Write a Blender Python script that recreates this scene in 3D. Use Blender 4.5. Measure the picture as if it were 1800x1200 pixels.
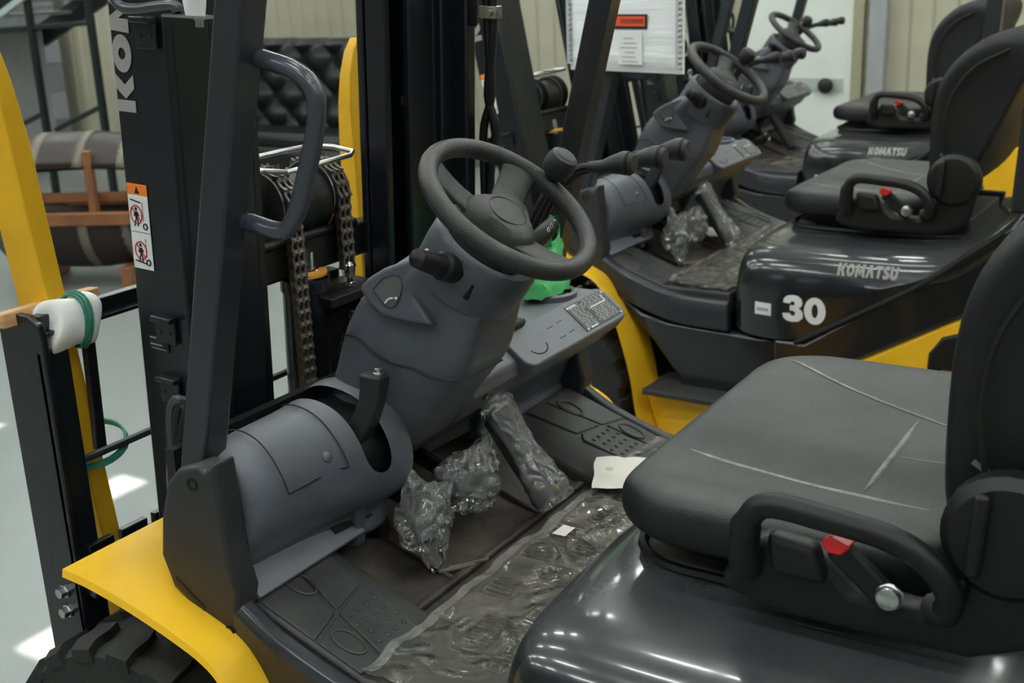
import bpy, bmesh, math, random
from mathutils import Vector, Matrix, noise
from math import sin, cos, pi, radians as RAD
random.seed(7)
for o in list(bpy.data.objects): bpy.data.objects.remove(o)
SC = bpy.context.scene
COL = SC.collection

# ---------------------------------------------------------------- camera
FPX = 2082.78
CAMROT = Matrix(((-0.848246, 0.128241, -0.513841), (-0.528304, -0.272789, 0.804040), (-0.037060, 0.953489, 0.299142)))
cd = bpy.data.cameras.new('camera'); cam = bpy.data.objects.new('camera', cd); COL.objects.link(cam)
cd.sensor_width = 36; cd.lens = FPX * 36 / 1800; cd.clip_start = .02
cam.matrix_world = Matrix.Translation((-1.01844, 1.60301, 1.74748)) @ CAMROT.to_4x4()
cd.dof.use_dof = True; cd.dof.focus_distance = 1.95; cd.dof.aperture_fstop = 6.3
SC.camera = cam
# ---------------------------------------------------------------- world, sun, exposure
w = bpy.data.worlds.new('world'); SC.world = w; w.use_nodes = True
bg = w.node_tree.nodes['Background']; bg.inputs[0].default_value = (.78, .88, 1, 1); bg.inputs[1].default_value = .5
sd = bpy.data.lights.new('sun', 'SUN'); so = bpy.data.objects.new('sun', sd); COL.objects.link(so)
sd.energy = 7.0; sd.angle = .007; sd.color = (1, .95, .86)
SUNDIR = Vector((-.55, .28, -.78)).normalized()          # direction the light travels
so.rotation_euler = SUNDIR.to_track_quat('-Z', 'Y').to_euler()
vs = SC.view_settings
vs.view_transform = 'Standard'; vs.look = 'None'; vs.exposure = 1.1; vs.gamma = 1; vs.use_curve_mapping = False

# ---------------------------------------------------------------- materials
MATS = {}
def lin(c): return tuple((x/12.92 if x <= .04045 else ((x+.055)/1.055)**2.4) for x in c)
def hexc(h): return lin(tuple(int(h[i:i+2], 16)/255 for i in (0, 2, 4)))
def mat(name, col, rough=.5, metal=0, var=0, bump=0, scale=60, coat=0, spec=.5, col2=None, vscale=6, stretch=None, alpha=1, trans=0, emit=0, dust_sheen=None, rvar=0):
    if name in MATS: return MATS[name]
    m = bpy.data.materials.new(name); m.use_nodes = True; MATS[name] = m
    nt = m.node_tree; N = nt.nodes; L = nt.links; p = N['Principled BSDF']
    if isinstance(col, str): col = hexc(col)
    if isinstance(col2, str): col2 = hexc(col2)
    p.inputs['Base Color'].default_value = (*col, 1); p.inputs['Roughness'].default_value = rough
    p.inputs['Metallic'].default_value = metal; p.inputs['Coat Weight'].default_value = coat; p.inputs['Coat Roughness'].default_value = .08
    p.inputs['Specular IOR Level'].default_value = spec; p.inputs['Transmission Weight'].default_value = trans; p.inputs['Alpha'].default_value = alpha
    if emit: p.inputs['Emission Color'].default_value = (*col, 1); p.inputs['Emission Strength'].default_value = emit
    tc = N.new('ShaderNodeTexCoord'); mp = N.new('ShaderNodeMapping'); L.new(tc.outputs['Object'], mp.inputs[0])
    if stretch: mp.inputs['Scale'].default_value = stretch
    if var or col2:
        n = N.new('ShaderNodeTexNoise'); n.inputs['Scale'].default_value = vscale; n.inputs['Detail'].default_value = 6; n.inputs['Roughness'].default_value = .65
        L.new(mp.outputs[0], n.inputs['Vector'])
        cr = N.new('ShaderNodeValToRGB'); e = cr.color_ramp.elements
        a = tuple(max(0, x*(1-var)) for x in col); b = col2 if col2 else tuple(min(1, x*(1+var)) for x in col)
        e[0].position = .35; e[1].position = .7; e[0].color = (*a, 1); e[1].color = (*b, 1)
        L.new(n.outputs['Fac'], cr.inputs[0]); L.new(cr.outputs[0], p.inputs['Base Color'])
        if rvar:
            mr = N.new('ShaderNodeMapRange'); mr.inputs['To Min'].default_value = max(0, rough-rvar); mr.inputs['To Max'].default_value = rough+rvar
            L.new(n.outputs['Fac'], mr.inputs['Value']); L.new(mr.outputs[0], p.inputs['Roughness'])
    if dust_sheen:  # lighter tint on upward faces: settled dust, plus painted sheen on grey plastic
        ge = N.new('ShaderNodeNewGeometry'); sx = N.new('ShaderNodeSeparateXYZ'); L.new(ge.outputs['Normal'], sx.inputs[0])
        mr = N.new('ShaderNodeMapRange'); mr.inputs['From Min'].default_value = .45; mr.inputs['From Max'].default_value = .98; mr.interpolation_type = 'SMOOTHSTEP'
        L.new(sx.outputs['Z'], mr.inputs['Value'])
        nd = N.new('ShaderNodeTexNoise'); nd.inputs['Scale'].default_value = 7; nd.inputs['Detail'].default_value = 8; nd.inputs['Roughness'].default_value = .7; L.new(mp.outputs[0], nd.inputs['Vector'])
        m2 = N.new('ShaderNodeMapRange'); m2.inputs['From Min'].default_value = .3; m2.inputs['From Max'].default_value = .7; m2.inputs['To Min'].default_value = dust_sheen[1]*.6; m2.inputs['To Max'].default_value = dust_sheen[1]
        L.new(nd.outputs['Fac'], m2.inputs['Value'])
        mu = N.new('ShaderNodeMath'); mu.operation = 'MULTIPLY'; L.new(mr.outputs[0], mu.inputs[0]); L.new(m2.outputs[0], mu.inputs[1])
        mc = N.new('ShaderNodeMix'); mc.data_type = 'RGBA'; mc.inputs[7].default_value = (*dust_sheen[0], 1)
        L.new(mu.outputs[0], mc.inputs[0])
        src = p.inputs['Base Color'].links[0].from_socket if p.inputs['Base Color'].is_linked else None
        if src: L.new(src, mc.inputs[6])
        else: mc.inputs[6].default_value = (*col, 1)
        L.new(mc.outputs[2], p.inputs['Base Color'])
    if bump:
        n2 = N.new('ShaderNodeTexNoise'); n2.inputs['Scale'].default_value = scale; n2.inputs['Detail'].default_value = 4
        L.new(mp.outputs[0], n2.inputs['Vector'])
        bp = N.new('ShaderNodeBump'); bp.inputs['Strength'].default_value = bump; bp.inputs['Distance'].default_value = .01
        L.new(n2.outputs['Fac'], bp.inputs['Height']); L.new(bp.outputs[0], p.inputs['Normal'])
    return m
def film(name, col, fac, rough=.15, scale=14, strength=.9, dist=.02):
    """thin clear plastic: mostly see-through, milky where creased, with sharp glints"""
    m = bpy.data.materials.new(name); m.use_nodes = True; MATS[name] = m
    nt = m.node_tree; N = nt.nodes; L = nt.links; p = N['Principled BSDF']; out = N['Material Output']
    p.inputs['Base Color'].default_value = (*col, 1); p.inputs['Roughness'].default_value = .35
    tr = N.new('ShaderNodeBsdfTransparent'); tr.inputs[0].default_value = (.96, .96, .94, 1)
    gl = N.new('ShaderNodeBsdfGlossy'); gl.inputs['Roughness'].default_value = rough; gl.inputs[0].default_value = (1, 1, 1, 1)
    fr = N.new('ShaderNodeFresnel'); fr.inputs[0].default_value = 1.55
    mx = N.new('ShaderNodeMixShader'); mg = N.new('ShaderNodeMixShader')
    tc = N.new('ShaderNodeTexCoord'); n = N.new('ShaderNodeTexNoise'); n.inputs['Scale'].default_value = scale; n.inputs['Detail'].default_value = 3; n.inputs['Distortion'].default_value = 2.2
    n.noise_type = 'RIDGED_MULTIFRACTAL'
    L.new(tc.outputs['Object'], n.inputs['Vector'])
    b = N.new('ShaderNodeBump'); b.inputs['Strength'].default_value = strength; b.inputs['Distance'].default_value = dist
    L.new(n.outputs['Fac'], b.inputs['Height'])
    for s in (p, gl, fr): L.new(b.outputs[0], s.inputs['Normal'])
    cr = N.new('ShaderNodeMapRange'); cr.inputs['From Min'].default_value = .2; cr.inputs['From Max'].default_value = 1.1; cr.inputs['To Min'].default_value = fac*.45; cr.inputs['To Max'].default_value = fac*2.4
    L.new(n.outputs['Fac'], cr.inputs['Value']); L.new(cr.outputs[0], mx.inputs[0])
    L.new(tr.outputs[0], mx.inputs[1]); L.new(p.outputs[0], mx.inputs[2])
    L.new(fr.outputs[0], mg.inputs[0]); L.new(mx.outputs[0], mg.inputs[1]); L.new(gl.outputs[0], mg.inputs[2])
    L.new(mg.outputs[0], out.inputs[0])
    return m
PLAST = mat('grey_plastic', (.088, .096, .113), .38, dust_sheen=((.27, .28, .30), .75), var=.14, bump=.12, scale=420, vscale=9)  # top tint is dust plus the cowl's broad sheen put into the colour
PLASTD = mat('charcoal_plastic', (.024, .0245, .026), .5, dust_sheen=((.085, .085, .08), .6), var=.15, bump=.12, scale=380)
BLACK = mat('black_plastic', (.0040, .0042, .0045), .5, bump=.08, scale=300)
RUBBER = mat('tyre_rubber', (.016, .016, .0155), .7, var=.3, bump=.2, scale=90)
MATRUB = mat('floor_rubber', (.036, .037, .039), .5, bump=.12, scale=500, col2=(.062, .058, .053), vscale=7)
DIRTY = mat('dirty_floor', (.022, .020, .018), .55, col2=(.12, .10, .08), vscale=9, bump=.2, scale=160)
DIRTM = mat('muddy_tread', (.03, .028, .024), .5, col2=(.17, .155, .12), vscale=16, bump=.4, scale=120)
NAVY = mat('mast_paint', (.0068, .0092, .0118), .3, var=.15, bump=.05, scale=40, coat=.2)
FRAMEP = mat('guard_paint', (.019, .022, .027), .34, var=.12, bump=.05, scale=60, coat=.25)
HANDLE = mat('handle_paint', (.045, .05, .063), .25, coat=.3)
HOODP = mat('hood_paint', (.011, .0145, .0165), .22, var=.12, coat=.7, dust_sheen=((.13, .135, .135), .5), bump=.03, scale=25, vscale=4)
SIDEP = mat('side_paint', (.010, .0125, .0145), .25, coat=.5)
YEL = mat('yellow_paint', (.90, .52, .022), .42, var=.05, spec=.3, bump=.03, scale=50)
YELF = mat('fork_yellow', (.86, .48, .02), .45, spec=.3, var=.08, bump=.05, scale=40)
VINYL = mat('seat_vinyl', (.0095, .010, .011), .5, dust_sheen=((.088, .095, .090), .8), bump=.15, scale=300)
VINYLB = mat('backrest_vinyl', (.0065, .0068, .0075), .5, bump=.12, scale=260)
DUST = mat('dusty_seam', (.26, .255, .225), .8, var=.25, vscale=40)
STEEL = mat('zinc_steel', (.55, .56, .55), .28, 1, var=.2, bump=.05, scale=80)
CHROME = mat('chrome', (.75, .76, .77), .12, 1)
GALV = mat('galvanised', (.42, .44, .36), .38, .85, var=.2)
CHAIN = mat('chain_steel', (.17, .15, .13), .42, .75, var=.35, bump=.1, scale=200)
WHEELM = mat('wheel_rubber', (.018, .018, .0175), .45, col2=(.05, .049, .046), vscale=11, dust_sheen=((.095, .093, .087), .42), bump=.2, scale=320)
WHITE = mat('white_print', (.78, .79, .78), .5)
SILVER = mat('silver_print', (.32, .31, .29), .45)
RED = mat('red_plastic', (.75, .02, .02), .35)
ORANGE = mat('orange_print', (.9, .22, .02), .5)
INK = mat('black_print', (.01, .01, .01), .5)
REDP = mat('red_print', (.6, .03, .04), .5)
FOAM = mat('white_foam', (.80, .80, .77), .7, var=.06, bump=.15, scale=60)
TWINE = mat('green_twine', (.03, .22, .15), .6, var=.3, vscale=80, bump=.2, scale=300)
WOODL = mat('pine_wood', (.62, .36, .17), .6, var=.2, vscale=7, stretch=(1, 1, 12))
WOODB = mat('oak_wood', (.24, .095, .035), .5, var=.25, vscale=6, stretch=(1, 8, 1))
BARREL = mat('barrel_wood', (.016, .006, .004), .4, var=.4, vscale=5)
HOOPM = mat('barrel_hoop', (.17, .16, .12), .5, .3, var=.25)
SOFAM = mat('black_leather', (.008, .0085, .0085), .42, bump=.05, scale=50)
PAPER = mat('paper', (.80, .76, .68), .8, var=.04)
PADW = mat('white_wrap', (.82, .84, .84), .45, bump=.35, scale=22, stretch=(.25, .25, 3), var=.03)
WALLM = mat('wall_panel', (.40, .385, .285), .5, var=.05, vscale=3)
WALLJ = mat('wall_joint', (.25, .24, .175), .6)
DOORM = mat('door_paint', (.62, .66, .60), .45, var=.03)
COLG = mat('column_grey', (.30, .31, .31), .5, var=.06)
FLOORM = mat('epoxy_floor', (.24, .265, .25), .30, var=.06, vscale=2, bump=.02, scale=6)
CEILM = mat('ceiling', (.55, .56, .55), .8)
PLAINW = mat('plain_wall', (.20, .20, .18), .8)
TRIMM = mat('baseboard', (.16, .155, .12), .6)
TUBE = mat('light_tube', (.95, 1, .98), .5, emit=19.0)
GLASSD = mat('gauge_glass', (.10, .105, .10), .08, coat=1)
FILM = film('clear_film', (.76, .73, .62), .25, .07, 9, .9, .045)
BAG = film('clear_bag', (.80, .80, .80), .34, .09, 13, .8, .03)
GREENB = mat('green_bag', (.10, .52, .17), .3, var=.2, vscale=9, bump=.35, scale=18)
PLATEM = mat('data_plate', (.02, .021, .022), .35)

# ---------------------------------------------------------------- mesh builder
class MB:
    def __init__(s): s.v = []; s.f = []
    def add(s, vs, fs):
        k = len(s.v); s.v += [Vector(v) for v in vs]; s.f += [[i+k for i in f] for f in fs]; return s
    def box(s, c, d, M=None):
        x, y, z = d[0]/2, d[1]/2, d[2]/2
        vs = [Vector((a*x, b*y, e*z)) for a in (-1, 1) for b in (-1, 1) for e in (-1, 1)]
        if M is not None: vs = [M @ v for v in vs]
        c = Vector(c)
        return s.add([v+c for v in vs], [(0, 1, 3, 2), (4, 6, 7, 5), (0, 4, 5, 1), (2, 3, 7, 6), (0, 2, 6, 4), (1, 5, 7, 3)])
    def bar(s, a, b, wd, hd, up=(0, 0, 1)):
        """box-section bar from a to b; wd across, hd along `up`"""
        a, b = Vector(a), Vector(b); t = (b-a).normalized(); x = t.cross(Vector(up)).normalized(); y = x.cross(t)
        vs = [p+x*(i*wd/2)+y*(j*hd/2) for p in (a, b) for i, j in ((-1, -1), (1, -1), (1, 1), (-1, 1))]
        return s.add(vs, [(3, 2, 1, 0), (4, 5, 6, 7), (0, 1, 5, 4), (1, 2, 6, 5), (2, 3, 7, 6), (3, 0, 4, 7)])
    def prism(s, poly, ax, a, b):
        """polygon in the two other axes, extruded along ax ('x','y','z') from a to b"""
        def P(u, w_, t): return {'x': (t, u, w_), 'y': (u, t, w_), 'z': (u, w_, t)}[ax]
        n = len(poly)
        vs = [P(u, w_, a) for u, w_ in poly]+[P(u, w_, b) for u, w_ in poly]
        return s.add(vs, [list(range(n))[::-1], [n+i for i in range(n)]]+[(i, (i+1) % n, n+(i+1) % n, n+i) for i in range(n)])
    def loft(s, rings, caps=(True, True), closed=True):
        n = len(rings[0]); vs = [p for r in rings for p in r]; fs = []
        for i in range(len(rings)-1):
            for j in range(n if closed else n-1):
                k = (j+1) % n; fs.append((i*n+j, i*n+k, (i+1)*n+k, (i+1)*n+j))
        if closed and caps[0]: fs.append(list(range(n))[::-1])
        if closed and caps[1]: fs.append([(len(rings)-1)*n+j for j in range(n)])
        return s.add(vs, fs)
    def tube(s, path, r, n=10, closed=False, caps=True):
        path = [Vector(p) for p in path]; m = len(path); rs = r if isinstance(r, (list, tuple)) else [r]*m
        rings = []; prev = None
        for i, p in enumerate(path):
            if closed: t = path[(i+1) % m]-path[i-1]
            else: t = path[min(i+1, m-1)]-path[max(i-1, 0)]
            t.normalize()
            if prev is None:
                x = t.orthogonal().normalized()
            else:
                x = (prev-t*prev.dot(t)); x = x.normalized() if x.length > 1e-6 else t.orthogonal().normalized()
            prev = x; y = t.cross(x)
            rings.append([p+x*(rs[i]*cos(2*pi*j/n))+y*(rs[i]*sin(2*pi*j/n)) for j in range(n)])
        if closed: rings.append(rings[0]); return s.loft(rings, (False, False))
        return s.loft(rings, (caps, caps))
    def lathe(s, prof, o, axis, n=24, caps=True):
        """profile (radius, height) around axis through o"""
        o = Vector(o); a = Vector(axis).normalized(); x = a.orthogonal().normalized(); y = a.cross(x)
        return s.loft([[o+a*h+x*(r*cos(2*pi*j/n))+y*(r*sin(2*pi*j/n)) for j in range(n)] for r, h in prof], (caps, caps))
    def build(s, name, m, parent=None, bevel=0, sub=0, smooth=True, ang=38, seg=2, loc=None, rot=None, weld=False, solid=0, doff=-1):
        me = bpy.data.meshes.new(name)
        me.from_pydata([tuple(v) for v in s.v], [], [list(f) for f in s.f])
        bm = bmesh.new(); bm.from_mesh(me)
        if weld: bmesh.ops.remove_doubles(bm, verts=bm.verts, dist=1e-5)
        bmesh.ops.recalc_face_normals(bm, faces=bm.faces); bm.to_mesh(me); bm.free()
        me.materials.append(m)
        if smooth:
            me.polygons.foreach_set('use_smooth', [True]*len(me.polygons))
            if not sub: me.set_sharp_from_angle(angle=RAD(ang))
        o = bpy.data.objects.new(name, me); COL.objects.link(o)
        if parent: o.parent = parent
        if loc: o.location = loc
        if rot: o.rotation_euler = rot
        if solid:
            q = o.modifiers.new('solid', 'SOLIDIFY'); q.thickness = solid; q.offset = doff
        if sub: q = o.modifiers.new('sub', 'SUBSURF'); q.levels = q.render_levels = sub
        if bevel:
            q = o.modifiers.new('bevel', 'BEVEL'); q.width = bevel; q.segments = seg; q.limit_method = 'ANGLE'; q.angle_limit = RAD(40)
        return o
def tag(o, label, cat, group=None, kind=None):
    o['label'] = label; o['category'] = cat
    if group: o['group'] = group
    if kind: o['kind'] = kind
    return o
def struct(o): o['kind'] = 'structure'; return o
def empty(name, loc=(0, 0, 0), rz=0):
    o = bpy.data.objects.new(name, None); COL.objects.link(o); o.location = loc; o.rotation_euler = (0, 0, rz); o.empty_display_size = .1; return o
def copy_tree(o, parent=None, skip=()):
    c = o.copy(); COL.objects.link(c); c.parent = parent
    for ch in o.children:
        if ch.name.split('.')[0] not in skip: copy_tree(ch, c, skip)
    return c
def bez(pts, n=8):
    """Catmull-Rom through pts"""
    P = [Vector(p) for p in pts]; P = [P[0]*2-P[1]]+P+[P[-1]*2-P[-2]]; out = []
    for i in range(1, len(P)-2):
        for k in range(n):
            t = k/n; a, b, c, d = P[i-1:i+3]
            out.append(.5*((2*b)+(c-a)*t+(2*a-5*b+4*c-d)*t*t+(3*b-a-3*c+d)*t**3))
    out.append(P[-2]); return out
def rrect(hx, hy, r, n=5):
    out = []
    for cx, cy, a0 in ((hx-r, hy-r, 0), (-hx+r, hy-r, 90), (-hx+r, -hy+r, 180), (hx-r, -hy+r, 270)):
        for i in range(n+1): a = RAD(a0+90*i/n); out.append((cx+r*cos(a), cy+r*sin(a)))
    return out
def bolt(mb, p, d, r, h, n=6):
    p = Vector(p); d = Vector(d).normalized(); return mb.lathe([(r*1.35, 0), (r*1.35, h*.25), (r, h*.25), (r, h)], p, d, n)
# ------------------------------------------------ heavy sans letters in a unit box
def ring(cx, cy, rx, ry, ix, iy, n=28):
    return ('ring', [(cx+rx*cos(2*pi*i/n), cy+ry*sin(2*pi*i/n)) for i in range(n)], [(cx+ix*cos(2*pi*i/n), cy+iy*sin(2*pi*i/n)) for i in range(n)])
GL = {
 'K': (1.08, [[(0, 0), (.34, 0), (.34, 1), (0, 1)], [(.38, .5), (.68, 1), (1.08, 1), (.78, .5), (1.08, 0), (.68, 0)]]),
 'O': (1.08, [ring(.54, .5, .54, .52, .17, .2)]),
 'M': (1.3, [[(0, 0), (.06, 1), (.44, 1), (.65, .5), (.86, 1), (1.24, 1), (1.3, 0), (.92, 0), (.90, .5), (.73, .12), (.57, .12), (.40, .5), (.38, 0)]]),
 'A': (1.15, [[(0, 0), (.38, 1), (.77, 1), (1.15, 0), (.76, 0), (.71, .16), (.57, .55), (.44, .16), (.39, 0)]]),
 'T': (.95, [[(0, .72), (.30, .72), (.30, 0), (.65, 0), (.65, .72), (.95, .72), (.95, 1), (0, 1)]]),
 'S': (.85, [[(.03, .05), (.3, -.02), (.6, 0), (.82, .13), (.85, .34), (.72, .52), (.42, .62), (.40, .70), (.55, .74), (.76, .68), (.82, .95), (.55, 1.02), (.25, 1.0), (.05, .88), (.02, .64), (.15, .48), (.46, .37), (.47, .29), (.32, .25), (.06, .33)]]),
 'U': (1.0, [[(0, 1), (.34, 1), (.34, .38), (.42, .27), (.58, .27), (.66, .38), (.66, 1), (1, 1), (1, .32), (.88, .08), (.66, -.02), (.34, -.02), (.12, .08), (0, .32)]]),
 '3': (.78, [[(.0, .28), (.03, .12), (.15, .02), (.36, -.02), (.62, .02), (.77, .16), (.78, .36), (.70, .48), (.60, .53), (.70, .60), (.75, .73), (.70, .90), (.56, 1.0), (.36, 1.02), (.15, .97), (.04, .86), (.02, .70), (.28, .68), (.32, .77), (.40, .79), (.46, .74), (.46, .66), (.40, .62), (.28, .62), (.28, .42), (.41, .42), (.49, .36), (.49, .27), (.41, .21), (.33, .23), (.28, .31)]]),
 '0': (.8, [ring(.4, .5, .4, .52, .12, .27)]),
}
def letters(txt, o, ex, ey, h, gap=.07, th=.0012, wscale=1):
    """flat raised lettering: o origin, ex reading direction, ey up direction of the letters"""
    o, ex, ey = Vector(o), Vector(ex).normalized(), Vector(ey).normalized(); nz = ex.cross(ey).normalized()
    mb = MB(); x = 0
    P = lambda u, v_, t: o+ex*((x+u)*h*wscale)+ey*(v_*h)+nz*t
    for ch in txt:
        wd, polys = GL[ch]
        for q in polys:
            if q[0] == 'ring':
                n = len(q[1]); vs = [P(u, v_, 0) for u, v_ in q[1]]+[P(u, v_, 0) for u, v_ in q[2]]+[P(u, v_, th) for u, v_ in q[1]]+[P(u, v_, th) for u, v_ in q[2]]; fs = []
                for i in range(n):
                    k = (i+1) % n
                    fs += [(i, k, n+k, n+i), (2*n+i, 3*n+i, 3*n+k, 2*n+k), (i, 2*n+i, 2*n+k, k), (n+i, n+k, 3*n+k, 3*n+i)]
                mb.add(vs, fs)
            else:
                n = len(q); vs = [P(u, v_, 0) for u, v_ in q]+[P(u, v_, th) for u, v_ in q]
                mb.add(vs, [list(range(n))[::-1], [n+i for i in range(n)]]+[(i, (i+1) % n, n+(i+1) % n, n+i) for i in range(n)])
        x += wd+gap
    return mb

# ================================================================ the room
ZC = 5.0
def slab(name, x0, x1, y0, y1, z0, z1, m, parent=None):
    return MB().box(((x0+x1)/2, (y0+y1)/2, (z0+z1)/2), (x1-x0, y1-y0, z1-z0)).build(name, m, parent, smooth=False)
struct(slab('floor', -8, 13, -7.8, 8.2, -.1, 0, FLOORM))
WY = -7.6
wb = struct(slab('wall_back', -8, 13, WY-.2, WY, 0, ZC, WALLJ))
pn = MB().prism([(-.082, 0), (.082, 0), (.082, .004), (.066, .016), (-.066, .016), (-.082, .004)], 'z', .12, ZC-.01)
proto = None
px = -2.0
while px < 12.9:
    if not (1.62 < px < 2.62):
        if proto is None: proto = o = pn.build('wall_panel', WALLM, wb, smooth=False)
        else: o = proto.copy(); COL.objects.link(o); o.parent = wb
        o.location = (px, WY, 0)
    px += .168
struct(slab('baseboard_back', -8, 13, WY+.0, WY+.03, 0, .12, TRIMM))
struct(slab('wall_left', 13, 13.2, -7.8, 8.2, 0, ZC, PLAINW))
struct(slab('wall_right', -8.2, -8, -7.8, 8.2, 0, ZC, PLAINW))
wf = MB()
for a, b, z0, z1 in ((-8, -5.2, 0, ZC), (-2.2, 3.8, 0, ZC), (6.8, 13, 0, ZC), (-5.2, -2.2, 0, 2.6), (3.8, 6.8, 0, 2.6), (-5.2, -2.2, 4.2, ZC), (3.8, 6.8, 4.2, ZC)):
    wf.box(((a+b)/2, 8.1, (z0+z1)/2), (b-a, .2, z1-z0))
struct(wf.build('wall_front', PLAINW, smooth=False))
# ceiling with three small roof windows
HOLES = [(5.08, 5.40, -2.16, -1.88), (5.82, 6.10, -2.92, -2.48), (6.83, 7.03, -3.05, -2.80)]
cl = MB(); xs = sorted({-8, 13}|{h[0] for h in HOLES}|{h[1] for h in HOLES})
for a, b in zip(xs, xs[1:]):
    ys = [-7.8]
    for h in HOLES:
        if h[0] <= a and b <= h[1]: ys += [h[2], h[3]]
    ys.append(8.2)
    for c, d in zip(ys[0::2], ys[1::2]): cl.box(((a+b)/2, (c+d)/2, ZC+.1), (b-a, d-c, .2))
struct(cl.build('ceiling', CEILM, smooth=False))
lt = None
for iy in range(6):
    for ix in range(8):
        if lt is None:
            lt = o = MB().prism(rrect(.62, .055, .03, 3), 'z', ZC-.06, ZC-.002).build('ceiling_light', TUBE)
        else: o = lt.copy(); COL.objects.link(o)
        o.location = (-6.2+ix*2.4, -6.3+iy*2.1, 0)
        tag(o, 'long white strip lamp fixed under the hall ceiling', 'lamp', 'strip lamps in rows on the ceiling')
# door in the back wall
dr = struct(slab('door_1', 1.68, 2.56, WY+.0, WY+.05, .12, 2.25, DOORM))
slab('door_rail', 1.74, 2.50, WY+.05, WY+.058, .76, .86, mat('door_band', (.36, .40, .37), .5), dr)
for a, b in ((1.60, 1.68), (2.56, 2.64)): slab('door_frame', a, b, WY, WY+.07, 0, 2.33, mat('door_frame', (.30, .29, .19), .5), dr)
slab('door_frame', 1.60, 2.64, WY, WY+.07, 2.25, 2.33, MATS['door_frame'], dr)
MB().lathe([(.02, 0), (.02, .03), (.055, .035), (.06, .06), (.03, .075)], (1.86, WY+.05, .81), (0, 1, 0), 20).build('door_knob', BLACK, dr)
tag(slab('wall_conduit', 1.42, 1.54, WY+.02, WY+.14, 0, ZC, COLG), 'pale grey upright duct on the back wall beside the green door', 'duct')

# ================================================================ background things
# black tufted sofa
sf = empty('tufted_sofa', (6.35, -6.45, 0)); sf.scale = (1.15, 1, 1.1)
tag(sf, 'black leather sofa with a deep buttoned back against the wall', 'sofa')
MB().box((0, .05, .20), (1.9, .75, .24)).build('seat_base', SOFAM, sf, bevel=.05)
MB().box((0, .08, .36), (1.62, .62, .13)).build('seat_cushion', SOFAM, sf, bevel=.05)
nx, nz = 66, 30; g = MB(); vs = []
for j in range(nz+1):
    for i in range(nx+1):
        u = i/nx; v = j/nz; x = -.92+1.84*u; z = .36+.76*v
        a = u*12; b = v*5
        q = abs(sin(pi*(a+b)/2)*sin(pi*(a-b)/2))**.55
        y = -.16+.10*q-.05*v
        if v > .93: y -= .12*((v-.93)/.07)**2
        vs.append((x, y, z))
g.add(vs, [(j*(nx+1)+i, j*(nx+1)+i+1, (j+1)*(nx+1)+i+1, (j+1)*(nx+1)+i) for j in range(nz) for i in range(nx)])
g.build('buttoned_back', SOFAM, sf)
MB().box((0, -.30, .56), (1.86, .16, 1.04)).build('back_frame', SOFAM, sf, bevel=.04)
for s in (-1, 1): MB().tube([(s*.98, -.34, .46), (s*.98, .42, .46)], .12, 14).box((s*.98, .04, .24), (.18, .76, .42)).build('armrest', SOFAM, sf, bevel=.03)
for sx in (-.85, .85):
    for sy in (-.3, .36): MB().lathe([(.03, 0), (.045, .1)], (sx, sy, 0), (0, 0, 1), 10).build('foot', BLACK, sf)
# barrel bar: a barrel on its side in a timber stand, upper half raised as a lid
bb = empty('barrel_bar', (5.0, -3.05, 0), RAD(28)); bb.scale = (.84, .84, .84)
tag(bb, 'dark brown barrel bar with cream hoops, raised lid and wooden rails', 'barrel bar')
def halfbarrel(z, R, half, up, t0, t1):
    mb = MB(); rings = []
    for i in range(13):
        x = -half+2*half*i/12; r = R*(1-.16*(x/half)**2)
        rings.append([(x, r*cos(t0+(t1-t0)*k/16), z+r*sin(t0+(t1-t0)*k/16)) for k in range(17)])
    mb.loft(rings, closed=False); return mb
halfbarrel(.52, .40, .55, 0, -pi, 0).build('lower_half', BARREL, bb, solid=.03)
halfbarrel(.72, .38, .55, 1, .15*pi, .95*pi).build('lid', BARREL, bb, solid=.03)
for x in (-.42, -.13, .2, .48):
    r = (1-.16*(x/.55)**2)
    MB().loft([[(x+d, .404*r*cos(-pi+pi*k/20), .52+.404*r*sin(-pi+pi*k/20)) for k in range(21)] for d in (-.035, .035)], closed=False).build('hoop', HOOPM, bb, solid=.004)
    MB().loft([[(x+d, .384*r*cos(.15*pi+.8*pi*k/20), .72+.384*r*sin(.15*pi+.8*pi*k/20)) for k in range(21)] for d in (-.035, .035)], closed=False).build('hoop', HOOPM, bb, solid=.004)
for y in (-.38, .38):
    MB().bar((-.56, y, .54), (.56, y, .54), .06, .09).build('rail', WOODB, bb, bevel=.008)
MB().bar((-.55, .2, .66), (.55, .2, .66), .05, .07).build('rail', WOODB, bb, bevel=.008)
for x in (-.2, .3): MB().bar((x, .3, .54), (x, .3, 1.0), .06, .06, (1, 0, 0)).build('post', WOODB, bb, bevel=.008)
for x in (-.38, .38): MB().box((x, 0, .09), (.08, .7, .18)).build('stand_foot', WOODB, bb, bevel=.01)
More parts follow.
